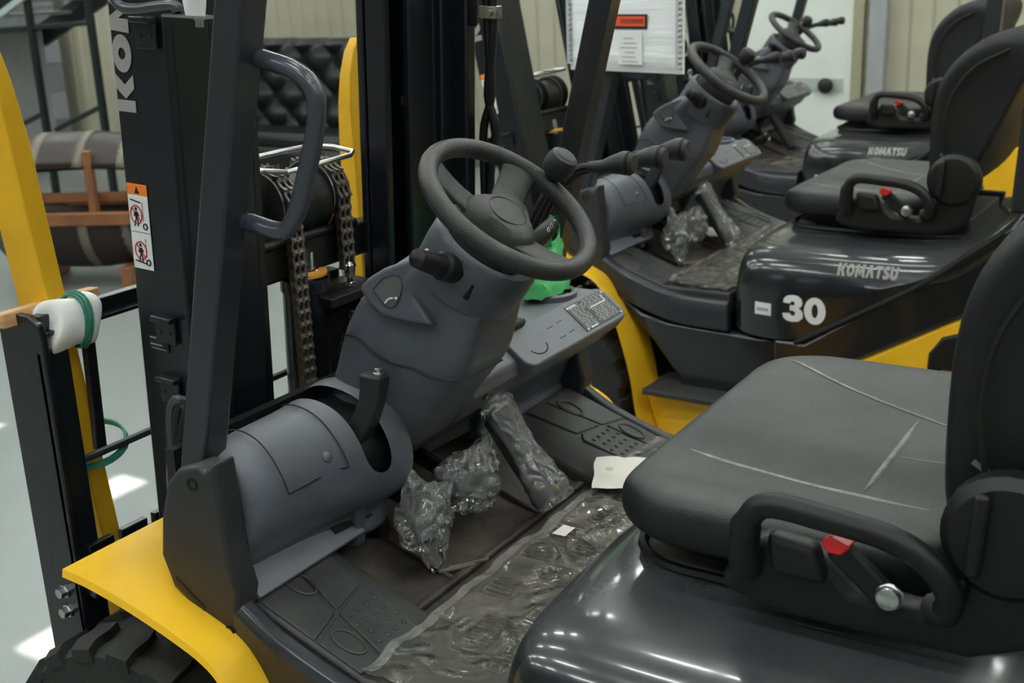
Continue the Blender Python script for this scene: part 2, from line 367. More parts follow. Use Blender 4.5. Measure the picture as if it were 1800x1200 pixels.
# steel staircase
st = empty('steel_staircase', (7.5, -5.0, 0))
tag(st, 'dark steel staircase with pale edge and thin black railings', 'staircase')
STG = mat('stair_steel', (.006, .012, .012), .4); STL = mat('stair_edge', (.42, .50, .47), .35)
MB().bar((-2.6, .0, 2.95), (1.6, .0, 1.30), .05, .20).build('stringer', STG, st)
MB().bar((-2.6, .03, 2.845), (1.6, .03, 1.195), .05, .05).build('stringer_edge', STL, st)
MB().bar((-2.6, -1.0, 2.95), (1.6, -1.0, 1.30), .05, .20).build('stringer', STG, st)
tp = None
for i in range(14):
    if tp is None: tp = o = MB().box((0, 0, 0), (.26, .96, .03)).build('tread', COLG, st)
    else: o = tp.copy(); COL.objects.link(o); o.parent = st
    o.location = (1.5-i*.31, -.5, 1.40+i*.122)
for x in (-.38, .38): MB().bar((x, 0, 0), (x, 0, 2.1 if x < 0 else 1.75), .05, .05, (1, 0, 0)).build('support_post', STG, st)
MB().bar((1.55, -.5, 0), (1.55, -.5, 1.38), .9, .08, (1, 0, 0)).build('landing_wall', COLG, st)
for a_, b_ in (((-.38, 0, 1.465), (1.2, 0, 1.40)), ((-.38, 0, .80), (.25, 0, .585)), ((.38, 0, .72), (.9, 0, .55))):
    MB().tube([a_, b_], .022, 8).build('cross_rail', STG, st)
pier = empty('clad_pier', (11.6, -7.1, 0)); tag(pier, 'grey-blue boarded pier standing behind the staircase', 'pier')
for k in range(16):
    slab('board', -1.0, 1.0, -.25, .25, .006+.31*k, .31+.31*k, mat('board_grey%d' % (k % 2), ((.16, .18, .19), (.25, .27, .285))[k % 2], .6), pier)

# ================================================================ the forklift (x forward, y to its left, z up)
YC = -.14
FK = empty('forklift')
tag(FK, 'dark grey and yellow forklift with bagged pedals and forks tied to its mast', 'forklift', 'forklifts parked side by side')
def mir(y): return 2*YC-y
# ---- wheels
def tyre(cx, cy, R, W, hub=.20):
    t = MB(); n = 40; prof = [(hub, -W*.36), (hub+.02, -W*.46), (R*.82, -W*.5), (R*.93, -W*.47), (R*.955, -W*.40), (R*.955, W*.40), (R*.93, W*.47), (R*.82, W*.5), (hub+.02, W*.46), (hub, W*.36)]
    t.lathe(prof, (cx, cy, R), (0, 1, 0), 48, caps=False)
    o = t.build('tyre', RUBBER, FK)
    lug = None
    for side in (-1, 1):
        for i in range(22):
            a = 2*pi*(i+(.5 if side > 0 else 0))/22
            if lug is None or side != lug[0]:
                m = MB(); da = 2*pi/22*.31; rings = []
                for yy, sh in ((.02, -.06), (W*.22, -.02), (W*.40, 0), (W*.49, 0)):
                    R1 = R*(1.0 if yy < W*.45 else .97); R0 = R*.90
                    rings.append([(r*cos(b), side*yy, r*sin(b)) for r, b in ((R0, -da+sh), (R1, -da*.85+sh), (R1, da*.85+sh), (R0, da+sh))])
                m.loft(rings); lug = (side, m.build('lug', RUBBER, o, ang=30)); l = lug[1]
            else: l = lug[1].copy(); COL.objects.link(l); l.parent = o
            l.location = (cx, cy, R); l.rotation_euler = (0, a, 0)
    MB().lathe([(.0, .03), (.08, .03), (.10, .0), (.17, -.02), (.20, .05), (.205, .07)], (cx, cy, R), (0, 1 if cy > YC else -1, 0), 28, caps=False).build('rim', YEL, o)
    return o
tyre(.49, .405, .345, .21)
tyre(.49, mir(.405), .345, .21)
for y in (.30, mir(.30)): tyre(-1.18, y, .27, .17, .15)
# ---- fenders
FP = [(.575, .828), (.512, .823), (.42, .806), (.327, .781), (.262, .757), (.225, .725), (.19, .66), (.15, .55), (.115, .42), (.095, .30), (.06, .20)]
for sgn in (1, -1):
    Yv = (lambda y: y) if sgn > 0 else mir
    rings = []
    for k, p in enumerate(bez([(a, 0, b) for a, b in FP], 4)):
        t = k/40; yi = .20 if t < .32 else .20+.13*min(1, (t-.32)/.18)
        d = .012
        rings.append([(p.x, Yv(.52), p.z), (p.x-.003, Yv(.525), p.z-.012), (p.x-.003, Yv(yi), p.z-d), (p.x, Yv(yi), p.z)])
    MB().loft(rings).build('fender', YEL, FK, bevel=.002)
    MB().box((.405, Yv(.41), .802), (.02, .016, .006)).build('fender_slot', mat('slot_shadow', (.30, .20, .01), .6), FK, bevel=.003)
# ---- chassis
ch = MB()
ch.box((.1, YC, .42), (.9, .66, .36))
ch.build('chassis', SIDEP, FK, bevel=.02)
for Yv in ((lambda y: y), mir):
    sg = 1 if Yv(1) > 0 else -1
    # low side body: dark sill wall, step, yellow side plate, dark engine side panel
    MB().prism([(.25, .70), (.12, .62), (.02, .60), (-.30, .59), (-.46, .60), (-.46, .30), (-.06, .30), (-.01, .42), (.08, .53), (.20, .64)], 'y', Yv(.30), Yv(.425)).build('side_sill', SIDEP, FK, bevel=.012)
    MB().prism([(.06, .20), (.11, .36), (-.40, .36), (-.40, .15), (.03, .15)], 'y', Yv(.30), Yv(.43)).build('side_plate', YEL, FK, bevel=.01)
    MB().box((-.13, Yv(.42), .375), (.40, .21, .022)).build('step_plate', mat('step_grip', (.03, .03, .029), .7, bump=.6, scale=70), FK, bevel=.006)
    MB().prism([(-.36, .60), (-.46, .60), (-1.02, .985), (-1.06, 1.06), (-1.25, 1.06), (-1.25, .92), (-.98, .77), (-.58, .535), (-.36, .50)], 'y', Yv(.36), Yv(.455)).build('side_panel', SIDEP, FK, bevel=.012)
    MB().prism([(-.36, .50), (-.58, .535), (-.98, .775), (-1.30, .93), (-1.30, .16), (-.36, .16)], 'y', Yv(.34), Yv(.448)).build('side_plate', YEL, FK, bevel=.012)
    MB().prism([(-.835, .50), (-.84, .62), (-.875, .675), (-.98, .715), (-1.1, .715), (-1.1, .50)], 'y', Yv(.44), Yv(.456)).build('side_recess', BLACK, FK, bevel=.01)
    MB().box((-.93, Yv(.458), .555), (.10, .003, .012)).box((-.93, Yv(.4582), .570), (.10, .003, .012)).build('reflector_strip', mat('strip', (.75, .25, .12), .4), FK)
# counterweight
rings = []
for x, hw, z0, z1 in ((-1.24, .57, .22, 1.10), (-1.36, .60, .20, 1.12), (-1.60, .58, .20, 1.10), (-1.80, .50, .24, 1.02), (-1.88, .40, .30, .92)):
    r = rrect(hw, (z1-z0)/2, .10, 4); rings.append([(x, YC+a, (z0+z1)/2+b) for a, b in r])
MB().loft(rings).build('counterweight', YEL, FK, bevel=.02)
# ---- engine hood
def hood_ring(x, top, side, zb, sh):
    pts = [(side+.012, zb), (side+.016, (zb+top)/2-.02), (side+.010, top-.10), (side-.012, top-.045), (side-.055, top-.016), (side-.15, top-.006), (side-.33, top)]
    L_ = [(x+sh*0, YC+a, b) for a, b in pts]; Rr = [(x, YC-a, b) for a, b in pts[::-1]]
    return L_+[(x, YC, top)]+Rr
HR = []
for x, top, side, zb in ((-.205, .80, .50, .66), (-.211, .855, .535, .63), (-.226, .878, .55, .612), (-.258, .892, .565, .602), (-.33, .898, .580, .598), (-.46, .90, .585, .605), (-.62, .902, .585, .71), (-.80, .905, .585, .83), (-.90, .925, .585, .90), (-.99, 1.00, .585, .97), (-1.07, 1.075, .585, 1.04), (-1.20, 1.10, .585, 1.06)):
    HR.append(hood_ring(x, top, side, zb, 0))
hm = MB(); hm.loft(HR, closed=False)
hm.add([Vector((-.198, p[1]*.985+YC*.015, p[2])) for p in HR[0]], [list(range(len(HR[0])))])
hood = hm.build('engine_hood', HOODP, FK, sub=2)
MB().box((-.215, YC, .70), (.02, .96, .26)).build('hood_front', PLASTD, FK, bevel=.01)
# raised seat platform ring on the hood
pl = [(-.615+a, YC+b) for a, b in rrect(.33, .318, .10, 6)]
MB().tube([(a, b, .907) for a, b in pl], .008, 6, closed=True).build('seat_pan_edge', BLACK, FK)
MB().prism(pl, 'z', .88, .904).build('seat_pan', mat('pan_dust', (.05, .05, .048), .6, col2=(.14, .135, .125), vscale=12), FK)
DG = bpy.context.evaluated_depsgraph_get(); DG.update()
def drop(o, tgt, d, off=.0012):
    """press a flat decal mesh onto a curved surface along direction d"""
    ev = tgt.evaluated_get(DG); d = Vector(d)
    for v in o.data.vertices:
        hit, loc, nor, _ = ev.ray_cast(v.co-d*.3, d)
        if hit: v.co = loc-d*(off+max(0, v.co.y-.5))
    return o
def fine(o, cuts=2):
    bm_ = bmesh.new(); bm_.from_mesh(o.data); bmesh.ops.triangulate(bm_, faces=bm_.faces); bmesh.ops.subdivide_edges(bm_, edges=bm_.edges, cuts=cuts, use_grid_fill=True); bm_.to_mesh(o.data); bm_.free(); return o
def zsurf(tgt, x, y, z0=1.5):
    hit, loc, nor, _ = tgt.evaluated_get(DG).ray_cast(Vector((x, y, z0)), Vector((0, 0, -1)))
    return loc.z if hit else 1.0
drop(fine(letters('30', (-.390, .5, .668), (-1, 0, 0), (0, 0, 1), .083, gap=.04, wscale=1.03).build('number_decal', WHITE, hood, smooth=False), 1), hood, (0, -1, 0))
drop(fine(letters('KOMATSU', (-.553, .5, .827), (-1, 0, .02), (0, 0, 1), .034, gap=.07, wscale=.68).build('brand_decal', SILVER, hood, smooth=False), 2), hood, (0, -1, 0), .002)
drop(MB().add([(-.295-.014*i, .5, .675+.04*j) for i in range(5) for j in range(2)], [(2*i, 2*i+1, 2*i+3, 2*i+2) for i in range(4)]).build('white_sticker', WHITE, hood), hood, (0, -1, 0))
drop(MB().add([(-.302-.010*i, .5, .688+.010*j) for i in range(5) for j in range(2)], [(2*i, 2*i+1, 2*i+3, 2*i+2) for i in range(4)]).build('sticker_text', mat('grey_ink', (.35, .35, .38), .6), hood), hood, (0, -1, 0), .002)
MB().tube(bez([(-.43, .452, .597), (-.60, .456, .70), (-.80, .456, .825), (-.92, .456, .92), (-1.02, .456, 1.0)], 6), .009, 6).build('hood_seal', BLACK, FK)
# ---- seat
def outline(f, g=1.0, ox=0):
    return [(ox-.515+a, YC-.015+b) for a, b in rrect(.26*f, .375*g, .135, 6)]
rings = []
for z, f, g in ((.945, .88, .88), (.952, .96, .96), (.968, .995, .995), (.99, 1.0, 1.0), (1.008, .985, .985), (1.02, .94, .94), (1.025, .86, .84), (1.013, .62, .62), (1.010, .3, .3), (1.0095, .1, .1)):
    rings.append([(x, y, z+(.012 if abs(y-YC) > .28 and z > 1 else 0)+.01*max(0, (x+.3)/.1)*(z > 1)*-1) for x, y in outline(f, g)])
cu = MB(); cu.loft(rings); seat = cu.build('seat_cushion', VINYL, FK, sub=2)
DG = bpy.context.evaluated_depsgraph_get(); DG.update()
def groove(pts, r, name='seam', flat=.45):
    P_ = bez([(x, y, 0) for x, y in pts], 8); n_ = len(P_); rings_ = []
    for i_, p in enumerate(P_):
        t_ = (P_[min(i_+1, n_-1)]-P_[max(i_-1, 0)]).normalized(); q_ = Vector((-t_.y, t_.x, 0)); z_ = zsurf(seat, p.x, p.y)+.0006; e_ = min(1, .25+min(i_, n_-1-i_)/4)
        rings_.append([Vector((p.x, p.y, z_))+q_*(r*e_*cos(a))+Vector((0, 0, r*flat*sin(a)*e_)) for a in [2*pi*k/6 for k in range(6)]])
    return MB().loft(rings_).build(name, DUST, seat)
groove([(-.322, .005), (-.42, .02), (-.55, .04), (-.70, .06)], .0040)
groove([(-.325, -.445), (-.42, -.40), (-.55, -.335), (-.66, -.275)], .0036)
groove([(-.600, .02), (-.600, -.13), (-.600, -.29)], .0052, flat=.55)
groove([(-.61, -.13), (-.66, -.125), (-.74, -.12)], .0016)
# backrest: profile in x-z lofted across y
BPROF = [(-.745, 1.05), (-.735, 1.12), (-.733, 1.22), (-.735, 1.32), (-.755, 1.40), (-.80, 1.465), (-.88, 1.525), (-.97, 1.545), (-1.03, 1.52), (-1.035, 1.46), (-1.0, 1.38), (-.95, 1.26), (-.90, 1.16), (-.86, 1.08), (-.82, 1.04)]
cx, cz = -.86, 1.28; rings = []
for y, s in ((.215, .62), (.222, .86), (.205, .95), (.16, .985), (.05, 1.0), (YC, 1.0), (mir(.05), 1.0), (mir(.16), .985), (mir(.205), .95), (mir(.222), .86), (mir(.215), .62)):
    rings.append([(cx+(a-cx)*s+(.0 if abs(y-YC) > .2 else -.012), y, cz+(b-cz)*s) for a, b in BPROF])
bk = MB().loft(rings).build('seat_backrest', VINYLB, FK, sub=2)
MB().tube(bez([(-.80, .232, 1.13), (-.785, .236, 1.24), (-.80, .235, 1.34), (-.86, .232, 1.43), (-.95, .225, 1.48)], 6), .004, 6).build('backrest_seam', BLACK, bk)
MB().bar((-.78, .232, 1.175), (-.845, .232, 1.135), .004, .006).build('piping', mat('grey_piping', (.14, .14, .145), .5), bk)
# seat rails and suspension
us = MB(); us.box((-.60, YC, .925), (.50, .42, .05))
us.prism([(-.33, .938), (-.315, .922), (-.44, .902), (-.85, .902), (-.86, .96), (-.50, .96)], 'y', .10, .125)
us.prism([(-.33, .938), (-.315, .922), (-.44, .902), (-.85, .902), (-.86, .96), (-.50, .96)], 'y', mir(.125), mir(.10))
us.build('seat_rail', BLACK, FK, bevel=.005)
MB().prism([(-.48, .955), (-.50, 1.015), (-.54, 1.035), (-.62, 1.03), (-.66, .99), (-.74, .985), (-.78, 1.02), (-.80, 1.10), (-.86, 1.12), (-.90, 1.06), (-.88, .97), (-.80, .935), (-.55, .932), (-.50, .945)], 'y', .225, .275).build('seat_side_cover', BLACK, FK, bevel=.014, seg=3)
MB().prism([(-.55, 1.055), (-.615, 1.05), (-.63, 1.0), (-.56, 1.0)], 'y', .262, .296).build('buckle_housing', BLACK, FK, bevel=.01)
MB().bar((-.638, .285, 1.056), (-.715, .285, .99), .016, .034, (1, 0, 1)).build('buckle_strap', BLACK, FK, bevel=.006)
MB().prism([(-.625, 1.066), (-.636, 1.075), (-.662, 1.066), (-.650, 1.052), (-.632, 1.053)], 'y', .276, .305).build('buckle_button', RED, FK, bevel=.003)
MB().lathe([(.017, 0), (.017, .004), (.015, .006), (.014, .011), (.010, .013)], (-.709, .293, 1.008), (0, 1, 0), 20).build('seat_bolt', STEEL, FK)
for sg, Yv in ((1, lambda y: y),):
    MB().tube(bez([(-.520, Yv(.275), .99), (-.522, Yv(.290), 1.03), (-.530, Yv(.300), 1.073), (-.558, Yv(.303), 1.100), (-.63, Yv(.304), 1.098), (-.705, Yv(.304), 1.090), (-.750, Yv(.302), 1.070), (-.775, Yv(.298), 1.037), (-.776, Yv(.288), 1.005), (-.755, Yv(.275), .995)], 6),
              [.022]*6+[.020]*6+[.0165]*37+[.019]*6, 12).build('hip_restraint', BLACK, FK)
    MB().lathe([(.068, -.03), (.078, -.01), (.078, .015), (.066, .027), (.03, .030), (.001, .030)], (-.835, Yv(.262), 1.105), (0, sg, 0), 28).build('recliner_cover', BLACK, FK)
    MB().bar((-.805, Yv(.298), 1.165), (-.80, Yv(.300), 1.06), .014, .018, (1, 0, 0)).build('recliner_lever', BLACK, FK, bevel=.006)
# ---- floor: side boards, sunk centre, rear treads
bz = lambda x: .73+.35*(x-.08) if x > .045 else .718
for Yv in ((lambda y: y), mir):
    s = 1 if Yv(1) > 0 else -1
    b = MB(); xs_ = [.30, .20, .10, .045, -.19]
    b.loft([[(x, Yv(.405), bz(x)), (x, Yv(.245), bz(x)), (x, Yv(.205), bz(x)-.004), (x, Yv(.165), bz(x)-.040), (x, Yv(.165), bz(x)-.07), (x, Yv(.405), bz(x)-.07)] for x in xs_])
    fb = b.build('floor_board', MATRUB, FK, bevel=.006)
    MB().prism([(Yv(.318), .285), (Yv(.250), .285), (Yv(.236), .19), (Yv(.30), .165), (Yv(.312), .165)][::s], 'z', 0, .004) if 0 else None
    # raised pads
    def pad(poly, name='mat_pad', h=.004, bev=.0025):
        m = MB(); n = len(poly)
        m.add([(x, Yv(y), bz(x)-.002) for x, y in poly]+[(x, Yv(y), bz(x)+h) for x, y in poly], [list(range(n)), [n+i for i in range(n)]]+[(i, (i+1) % n, n+(i+1) % n, n+i) for i in range(n)])
        return m.build(name, MATRUB, fb, bevel=bev)
    pad([(.287, .398), (.287, .292), (.160, .326), (.142, .398)])
    pad([(.287, .284), (.287, .215), (.178, .240), (.163, .318)])
    pad([(.134, .398), (.152, .332), (.05, .350), (.05, .398)])
    pad([(.155, .322), (.172, .250), (.155, .228), (.05, .245), (.05, .342)])
    for ox, oy in ((.238, .318), (.103, .360)):
        m = MB(); m.tube([(ox+.030*cos(t)+.0*sin(t), Yv(oy+.019*sin(t)-.012*cos(t)*0), bz(ox+.030*cos(t))+.005) for t in [2*pi*k/24 for k in range(24)]], .0028, 6, closed=True)
        m.build('mat_oval', MATRUB, fb)
    dp = None
    for i in range(4):
        for j in range(4):
            dx, dy = .140-.022*i, .248+.022*j+.008*(i % 2)
            if dy > .328: continue
            if dp is None: dp = d_ = MB().lathe([(.0052, 0), (.0046, .002), (.0028, .0033), (.0005, .0036)], (0, 0, 0), (-.33, 0, 1), 10).build('mat_stud', MATRUB, fb)
            else: d_ = dp.copy(); COL.objects.link(d_); d_.parent = fb
            d_.location = (dx, Yv(dy), bz(dx)+.0035)
    # painted sill rail outside the board
    sp = bez([(.30, Yv(.425), .838), (.267, Yv(.425), .815), (.182, Yv(.425), .766), (.052, Yv(.425), .722), (-.05, Yv(.425), .703), (-.20, Yv(.425), .70)], 6)
    MB().loft([[(p.x, Yv(.445), p.z-.10), (p.x, Yv(.448), p.z-.014), (p.x, Yv(.438), p.z), (p.x, Yv(.414), p.z), (p.x, Yv(.410), p.z-.012), (p.x, Yv(.410), p.z-.10)] for p in sp]).build('sill_rail', FRAMEP, FK, bevel=.004)
cf = MB(); cf.loft([[(x, .175, z), (x, mir(.175), z), (x, mir(.175), z-.03), (x, .175, z-.03)] for x, z in ((.42, .80), (.30, .738), (.20, .700), (.12, .682), (-.19, .682))])
floor_ = cf.build('floor_plate', DIRTY, FK)
MB().box((.125, YC, .690), (.016, .60, .012)).build('plate_rib', DIRTY, floor_, bevel=.004)
for y in (.03, -.28): MB().box((.20, y, .708), (.17, .010, .010), Matrix.Rotation(-.33, 3, 'Y')).build('plate_rib', DIRTY, floor_, bevel=.004)
for p, q in (((.16, .04), (.12, -.02)), ((.15, .02), (.11, -.05))): MB().tube([(p[0], p[1], .699), (q[0], q[1], .695)], .004, 6).build('dried_mud', mat('dried_mud', (.20, .16, .12), .9, var=.3), floor_)
rm = MB().box((-.07, YC, .700), (.24, .66, .032)).build('rear_mat', mat('mat_mud', (.10, .10, .088), .5, col2=(.24, .215, .165), vscale=9, bump=.2, scale=90), FK, bevel=.004)
tb = None
for gx, gy, kx, ky in ((.005, .06, 4, 1), (.01, -.09, 5, 1), (.012, -.19, 3, 1), (-.06, -.13, 4, 1), (-.055, -.02, 4, 1), (-.03, -.27, 4, 1), (-.035, -.38, 4, 1), (-.05, .21, 5, 2), (-.11, .13, 5, 2), (-.13, .23, 5, 2), (-.12, -.22, 4, 1), (-.12, .0, 4, 1)):
    fr_ = MB().tube([(gx+.034*a, gy+.030*ky*b, .7165) for a, b in rrect(1, 1, .3, 3)], .0035, 5, closed=True).build('tread_frame', DIRTM, rm)
    for k in range(kx*ky):
        yy = gy-.026*ky+.052*ky*(k+.5)/(kx*ky)
        if tb is None: tb = b_ = MB().box((0, 0, 0), (.05, .0065, .008)).build('tread_bar', DIRTM, rm, bevel=.002)
        else: b_ = tb.copy(); COL.objects.link(b_); b_.parent = rm
        b_.location = (gx+random.uniform(-.004, .004), yy, .7185); b_.rotation_euler = (0, 0, random.uniform(-.12, .12))
# ---- left cowl hump ("drum") with lid and parking-brake slot
DP = [(.425, .78), (.428, .90), (.410, .985), (.374, 1.034), (.325, 1.053), (.276, 1.038), (.238, .990), (.222, .930), (.248, .868), (.302, .832), (.275, .803), (.30, .775)]
def dring(y, s=1, rear=0, cx=.33, cz=.92, up=0):
    out = []
    for x, z in DP:
        X_ = cx+(x-cx)*s; Z_ = cz+(z-cz)*s+(up if z > .95 else 0)
        if x < .33: X_ -= rear*min(1, max(0, (.33-x)/.07))
        out.append((X_, y, Z_))
    return out
RS = [dring(.400, .45), dring(.402, .74), dring(.393, .88), dring(.362, .975), dring(.30, 1), dring(.22, 1, .012), dring(.176, 1, .024, up=.004), dring(.166, 1, .026, up=.005), dring(.124, 1.03, .046, up=.012), dring(.114, 1.035, .048, up=.014), dring(.09, 1.04, .052, up=.016), dring(.066, 1.02, .050, up=.012), dring(.050, .94, .04)]
dl = MB(); nD = len(DP); fs_d = [list(range(nD))[::-1], [12*nD+j for j in range(nD)]]
for i in range(12):
    for j in range(nD):
        if i == 7 and 1 <= j <= 6: continue                      # the slot for the parking brake
        fs_d.append((i*nD+j, i*nD+(j+1) % nD, (i+1)*nD+(j+1) % nD, (i+1)*nD+j))
dl.add([p for r in RS for p in r], fs_d)
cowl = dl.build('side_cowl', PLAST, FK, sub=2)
MB().loft([dring(.19, .88, .02), dring(.10, .88, .035)], caps=(False, False)).build('cowl_inner', BLACK, FK)
# lid seam on the hump (thin dark groove line) and its finger bump
lid = []
DPm = bez([(x, 0, z) for x, z in DP], 8)
arc = [p for p in DPm if p.z > .958 and p.x < .352]          # over the top, front to rear
arcL = [(p.x, .335, p.z+.0005) for p in arc]; arcR = [(p.x-.012*max(0, (.33-p.x)/.07), .205, p.z+.0005) for p in arc]
loop = arcL+[(arcL[-1][0]+.0, .31-.021*k, arcL[-1][2]-.001) for k in range(5)]+arcR[::-1]
MB().tube(loop, .0013, 5).build('lid_seam', BLACK, cowl)
MB().lathe([(.012, -.004), (.010, .003), (.004, .006)], (.232, .232, .985), (-.8, 0, .5), 12).build('lid_knob', PLAST, cowl)
# floor-side moulding below the hump
MB().loft([[(.335, y, .86), (.300, y, .840), (.268, y, .815), (.245, y, .802), (.262, y, .79), (.335, y, .77)] for y in (.40, .22, .13)]).build('cowl_moulding', PLAST, FK, bevel=.004)
# ---- steering pod
PF = [(.45, .89), (.415, .97), (.375, 1.04), (.352, 1.105), (.338, 1.155), (.302, 1.213), (.247, 1.262), (.182, 1.300), (.125, 1.328), (.10, 1.335)]
PG = [(.26, .89), (.195, .945), (.15, 1.0), (.10, 1.062), (.066, 1.10), (.052, 1.14), (.037, 1.19), (.022, 1.235), (.014, 1.262), (.03, 1.285)]
PW = [1.0, 1.0, 1.0, 1.0, 1.0, .99, .95, .88, .78, .60]
PCY = -.02
rings = []
for (fx, fz), (gx, gz), wv in zip(PF, PG, PW):
    half = [(0, 0), (.0, .055), (.012, .082), (.33, .103), (.62, .131), (.83, .118), (.96, .07), (1, 0)]
    k_ = .82 if wv < .995 else 1
    half = [(t, a*(k_ if .1 < t < .5 else 1)) for t, a in half]
    pts = [(t, a*wv) for t, a in half]+[(t, -a*wv) for t, a in half[-2:0:-1]]
    rings.append([(gx+(fx-gx)*t, PCY+a, gz+(fz-gz)*t) for t, a in pts])
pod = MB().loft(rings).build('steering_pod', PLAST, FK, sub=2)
def podpt(s, t, d=.0):
    """point on the left face: s station 0..9, t rear->front"""
    i = min(8, int(s)); k = s-i
    fx = PF[i][0]*(1-k)+PF[i+1][0]*k; fz = PF[i][1]*(1-k)+PF[i+1][1]*k; gx = PG[i][0]*(1-k)+PG[i+1][0]*k; gz = PG[i][1]*(1-k)+PG[i+1][1]*k
    wv = PW[i]*(1-k)+PW[i+1]*k
    T = [0, .012, .33, .62, .83, .96, 1]; A = [.060, .080, .103, .128, .114, .068, .0]
    for j in range(6):
        if T[j] <= t <= T[j+1]: q = (t-T[j])/(T[j+1]-T[j]); a = A[j]*(1-q)+A[j+1]*q; break
    return Vector((gx+(fx-gx)*t, PCY+a*wv+d, gz+(fz-gz)*t))
MB().tube(bez([podpt(3.3, .93, .002), podpt(4.0, .86, .003), podpt(4.25, .74, .002), podpt(4.1, .60, .002), podpt(3.8, .45, .002), podpt(3.75, .30, .002), podpt(3.6, .18, .003), podpt(3.7, .03, .004), (.072, .03, 1.088), (.072, -.07, 1.088)], 5), .0016, 5).build('pod_seam', BLACK, pod)
for s_, t_ in ((4.55, .90), (3.2, .90)):
    p = podpt(s_, t_); MB().lathe([(.0085, -.004), (.0085, .002), (.005, .002), (.004, -.002)], p, (.3, 1, .2), 12).build('screw_hole', BLACK, pod)
# raised shoulder with a little gauge window, rounded triangle
PN = Vector((-.2556, .9476, .1915))
plat = [(.238, .102, 1.245), (.217, .102, 1.217), (.196, .100, 1.201), (.171, .094, 1.194), (.136, .086, 1.190), (.106, .078, 1.187), (.152, .078, 1.250), (.148, .072, 1.274), (.136, .064, 1.298), (.162, .072, 1.292), (.196, .084, 1.279), (.222, .095, 1.262)]
MB().loft([[Vector(p)+PN*d for p in plat] for d in (-.035, .014)]).build('pod_shoulder', PLAST, pod, bevel=.007, seg=3)
gw = [Vector(p)+PN*.0145 for p in ((.211, .096, 1.244), (.195, .087, 1.262), (.173, .079, 1.268), (.163, .078, 1.259), (.163, .083, 1.239), (.170, .089, 1.221), (.180, .093, 1.215), (.193, .095, 1.222))]
loopw = bez(gw+[gw[0]], 4)[:-1]; c_ = sum(gw, Vector())/8
MB().add(loopw+[c_+PN*.0015], [(i, (i+1) % len(loopw), len(loopw)) for i in range(len(loopw))]).build('gauge_window', GLASSD, pod)
MB().tube(loopw, .0014, 6, closed=True).build('gauge_frame', PLASTD, pod)
MB().tube(bez([Vector(p)+PN*.0165 for p in ((.189, .094, 1.222), (.183, .090, 1.229), (.175, .088, 1.231))], 5), .0018, 6).build('gauge_mark', WHITE, pod)
MB().lathe([(.003, 0), (.002, .001)], Vector((.170, .087, 1.231))+PN*.0165, PN, 10).build('gauge_mark', WHITE, pod)
# ---- steering column, collar and wheel
TA = RAD(37); WN = Vector((-sin(TA), 0, cos(TA))); WU = Vector((0, 1, 0)); WW = Vector((cos(TA), 0, sin(TA))); WC = Vector((0, 0, 1.38))
WP = lambda r, th, h=0: WC+WU*(r*cos(RAD(th)))+WW*(r*sin(RAD(th)))+WN*h
cc = MB(); rings = []
for h, r, sh in ((-.170, .101, .0), (-.12, .104, 0), (-.088, .103, 0), (-.078, .099, 0), (-.074, .092, 0), (-.084, .078, 0)):
    rings.append([WC+WU*(r*.88*cos(2*pi*k/28)-.008)+WW*(r*sin(2*pi*k/28)*(1.0 if sin(2*pi*k/28) < 0 else .9)+.004)+WN*h for k in range(28)])
cc.loft(rings).build('column_collar', PLAST, FK)
MB().lathe([(.070, -.14), (.072, -.075), (.064, -.055), (.05, -.050)], WC, WN, 28).build('column_boot', BLACK, FK)
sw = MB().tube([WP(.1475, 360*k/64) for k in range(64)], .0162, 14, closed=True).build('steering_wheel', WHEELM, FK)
for th, w0, w1 in ((56, .030, .036), (151, .030, .034), (-82, .030, .030)):
    rings = []
    for r, h, wd, tk in ((.035, -.034, w0*1.1, .010), (.07, -.028, w0*1.1, .009), (.105, -.014, w0*1.05, .008), (.135, -.002, w1*1.15, .010), (.150, .0, w1*1.35, .011)):
        c = WP(r, th, h); tn = WU*(-sin(RAD(th)))+WW*cos(RAD(th))
        rings.append([c+tn*(wd*a)+WN*(tk*b) for a, b in ((-1, -.4), (-.9, .8), (0, 1), (.9, .8), (1, -.4), (0, -1))])
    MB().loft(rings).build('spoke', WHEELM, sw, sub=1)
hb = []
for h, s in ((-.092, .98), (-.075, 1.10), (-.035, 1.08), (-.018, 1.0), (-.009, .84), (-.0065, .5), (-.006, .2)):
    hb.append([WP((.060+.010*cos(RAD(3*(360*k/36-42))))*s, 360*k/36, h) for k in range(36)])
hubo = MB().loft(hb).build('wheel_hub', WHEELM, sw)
MB().tube([WP(.034, 360*k/32, -.0068) for k in range(32)], .0012, 5, closed=True).build('hub_ring', PLASTD, sw)
kp = WP(.150, 172, .012)
MB().lathe([(.013, -.012), (.013, .004), (.015, .008), (.024, .014), (.0275, .026), (.0275, .040), (.024, .050), (.015, .055), (.001, .056)], kp, WN, 24).build('spinner_knob', PLASTD, sw)
MB().lathe([(.0175, 0), (.0175, .0008), (.0165, .0008)], kp+WN*.0535, WN, 24).build('knob_cap', PLASTD, sw)
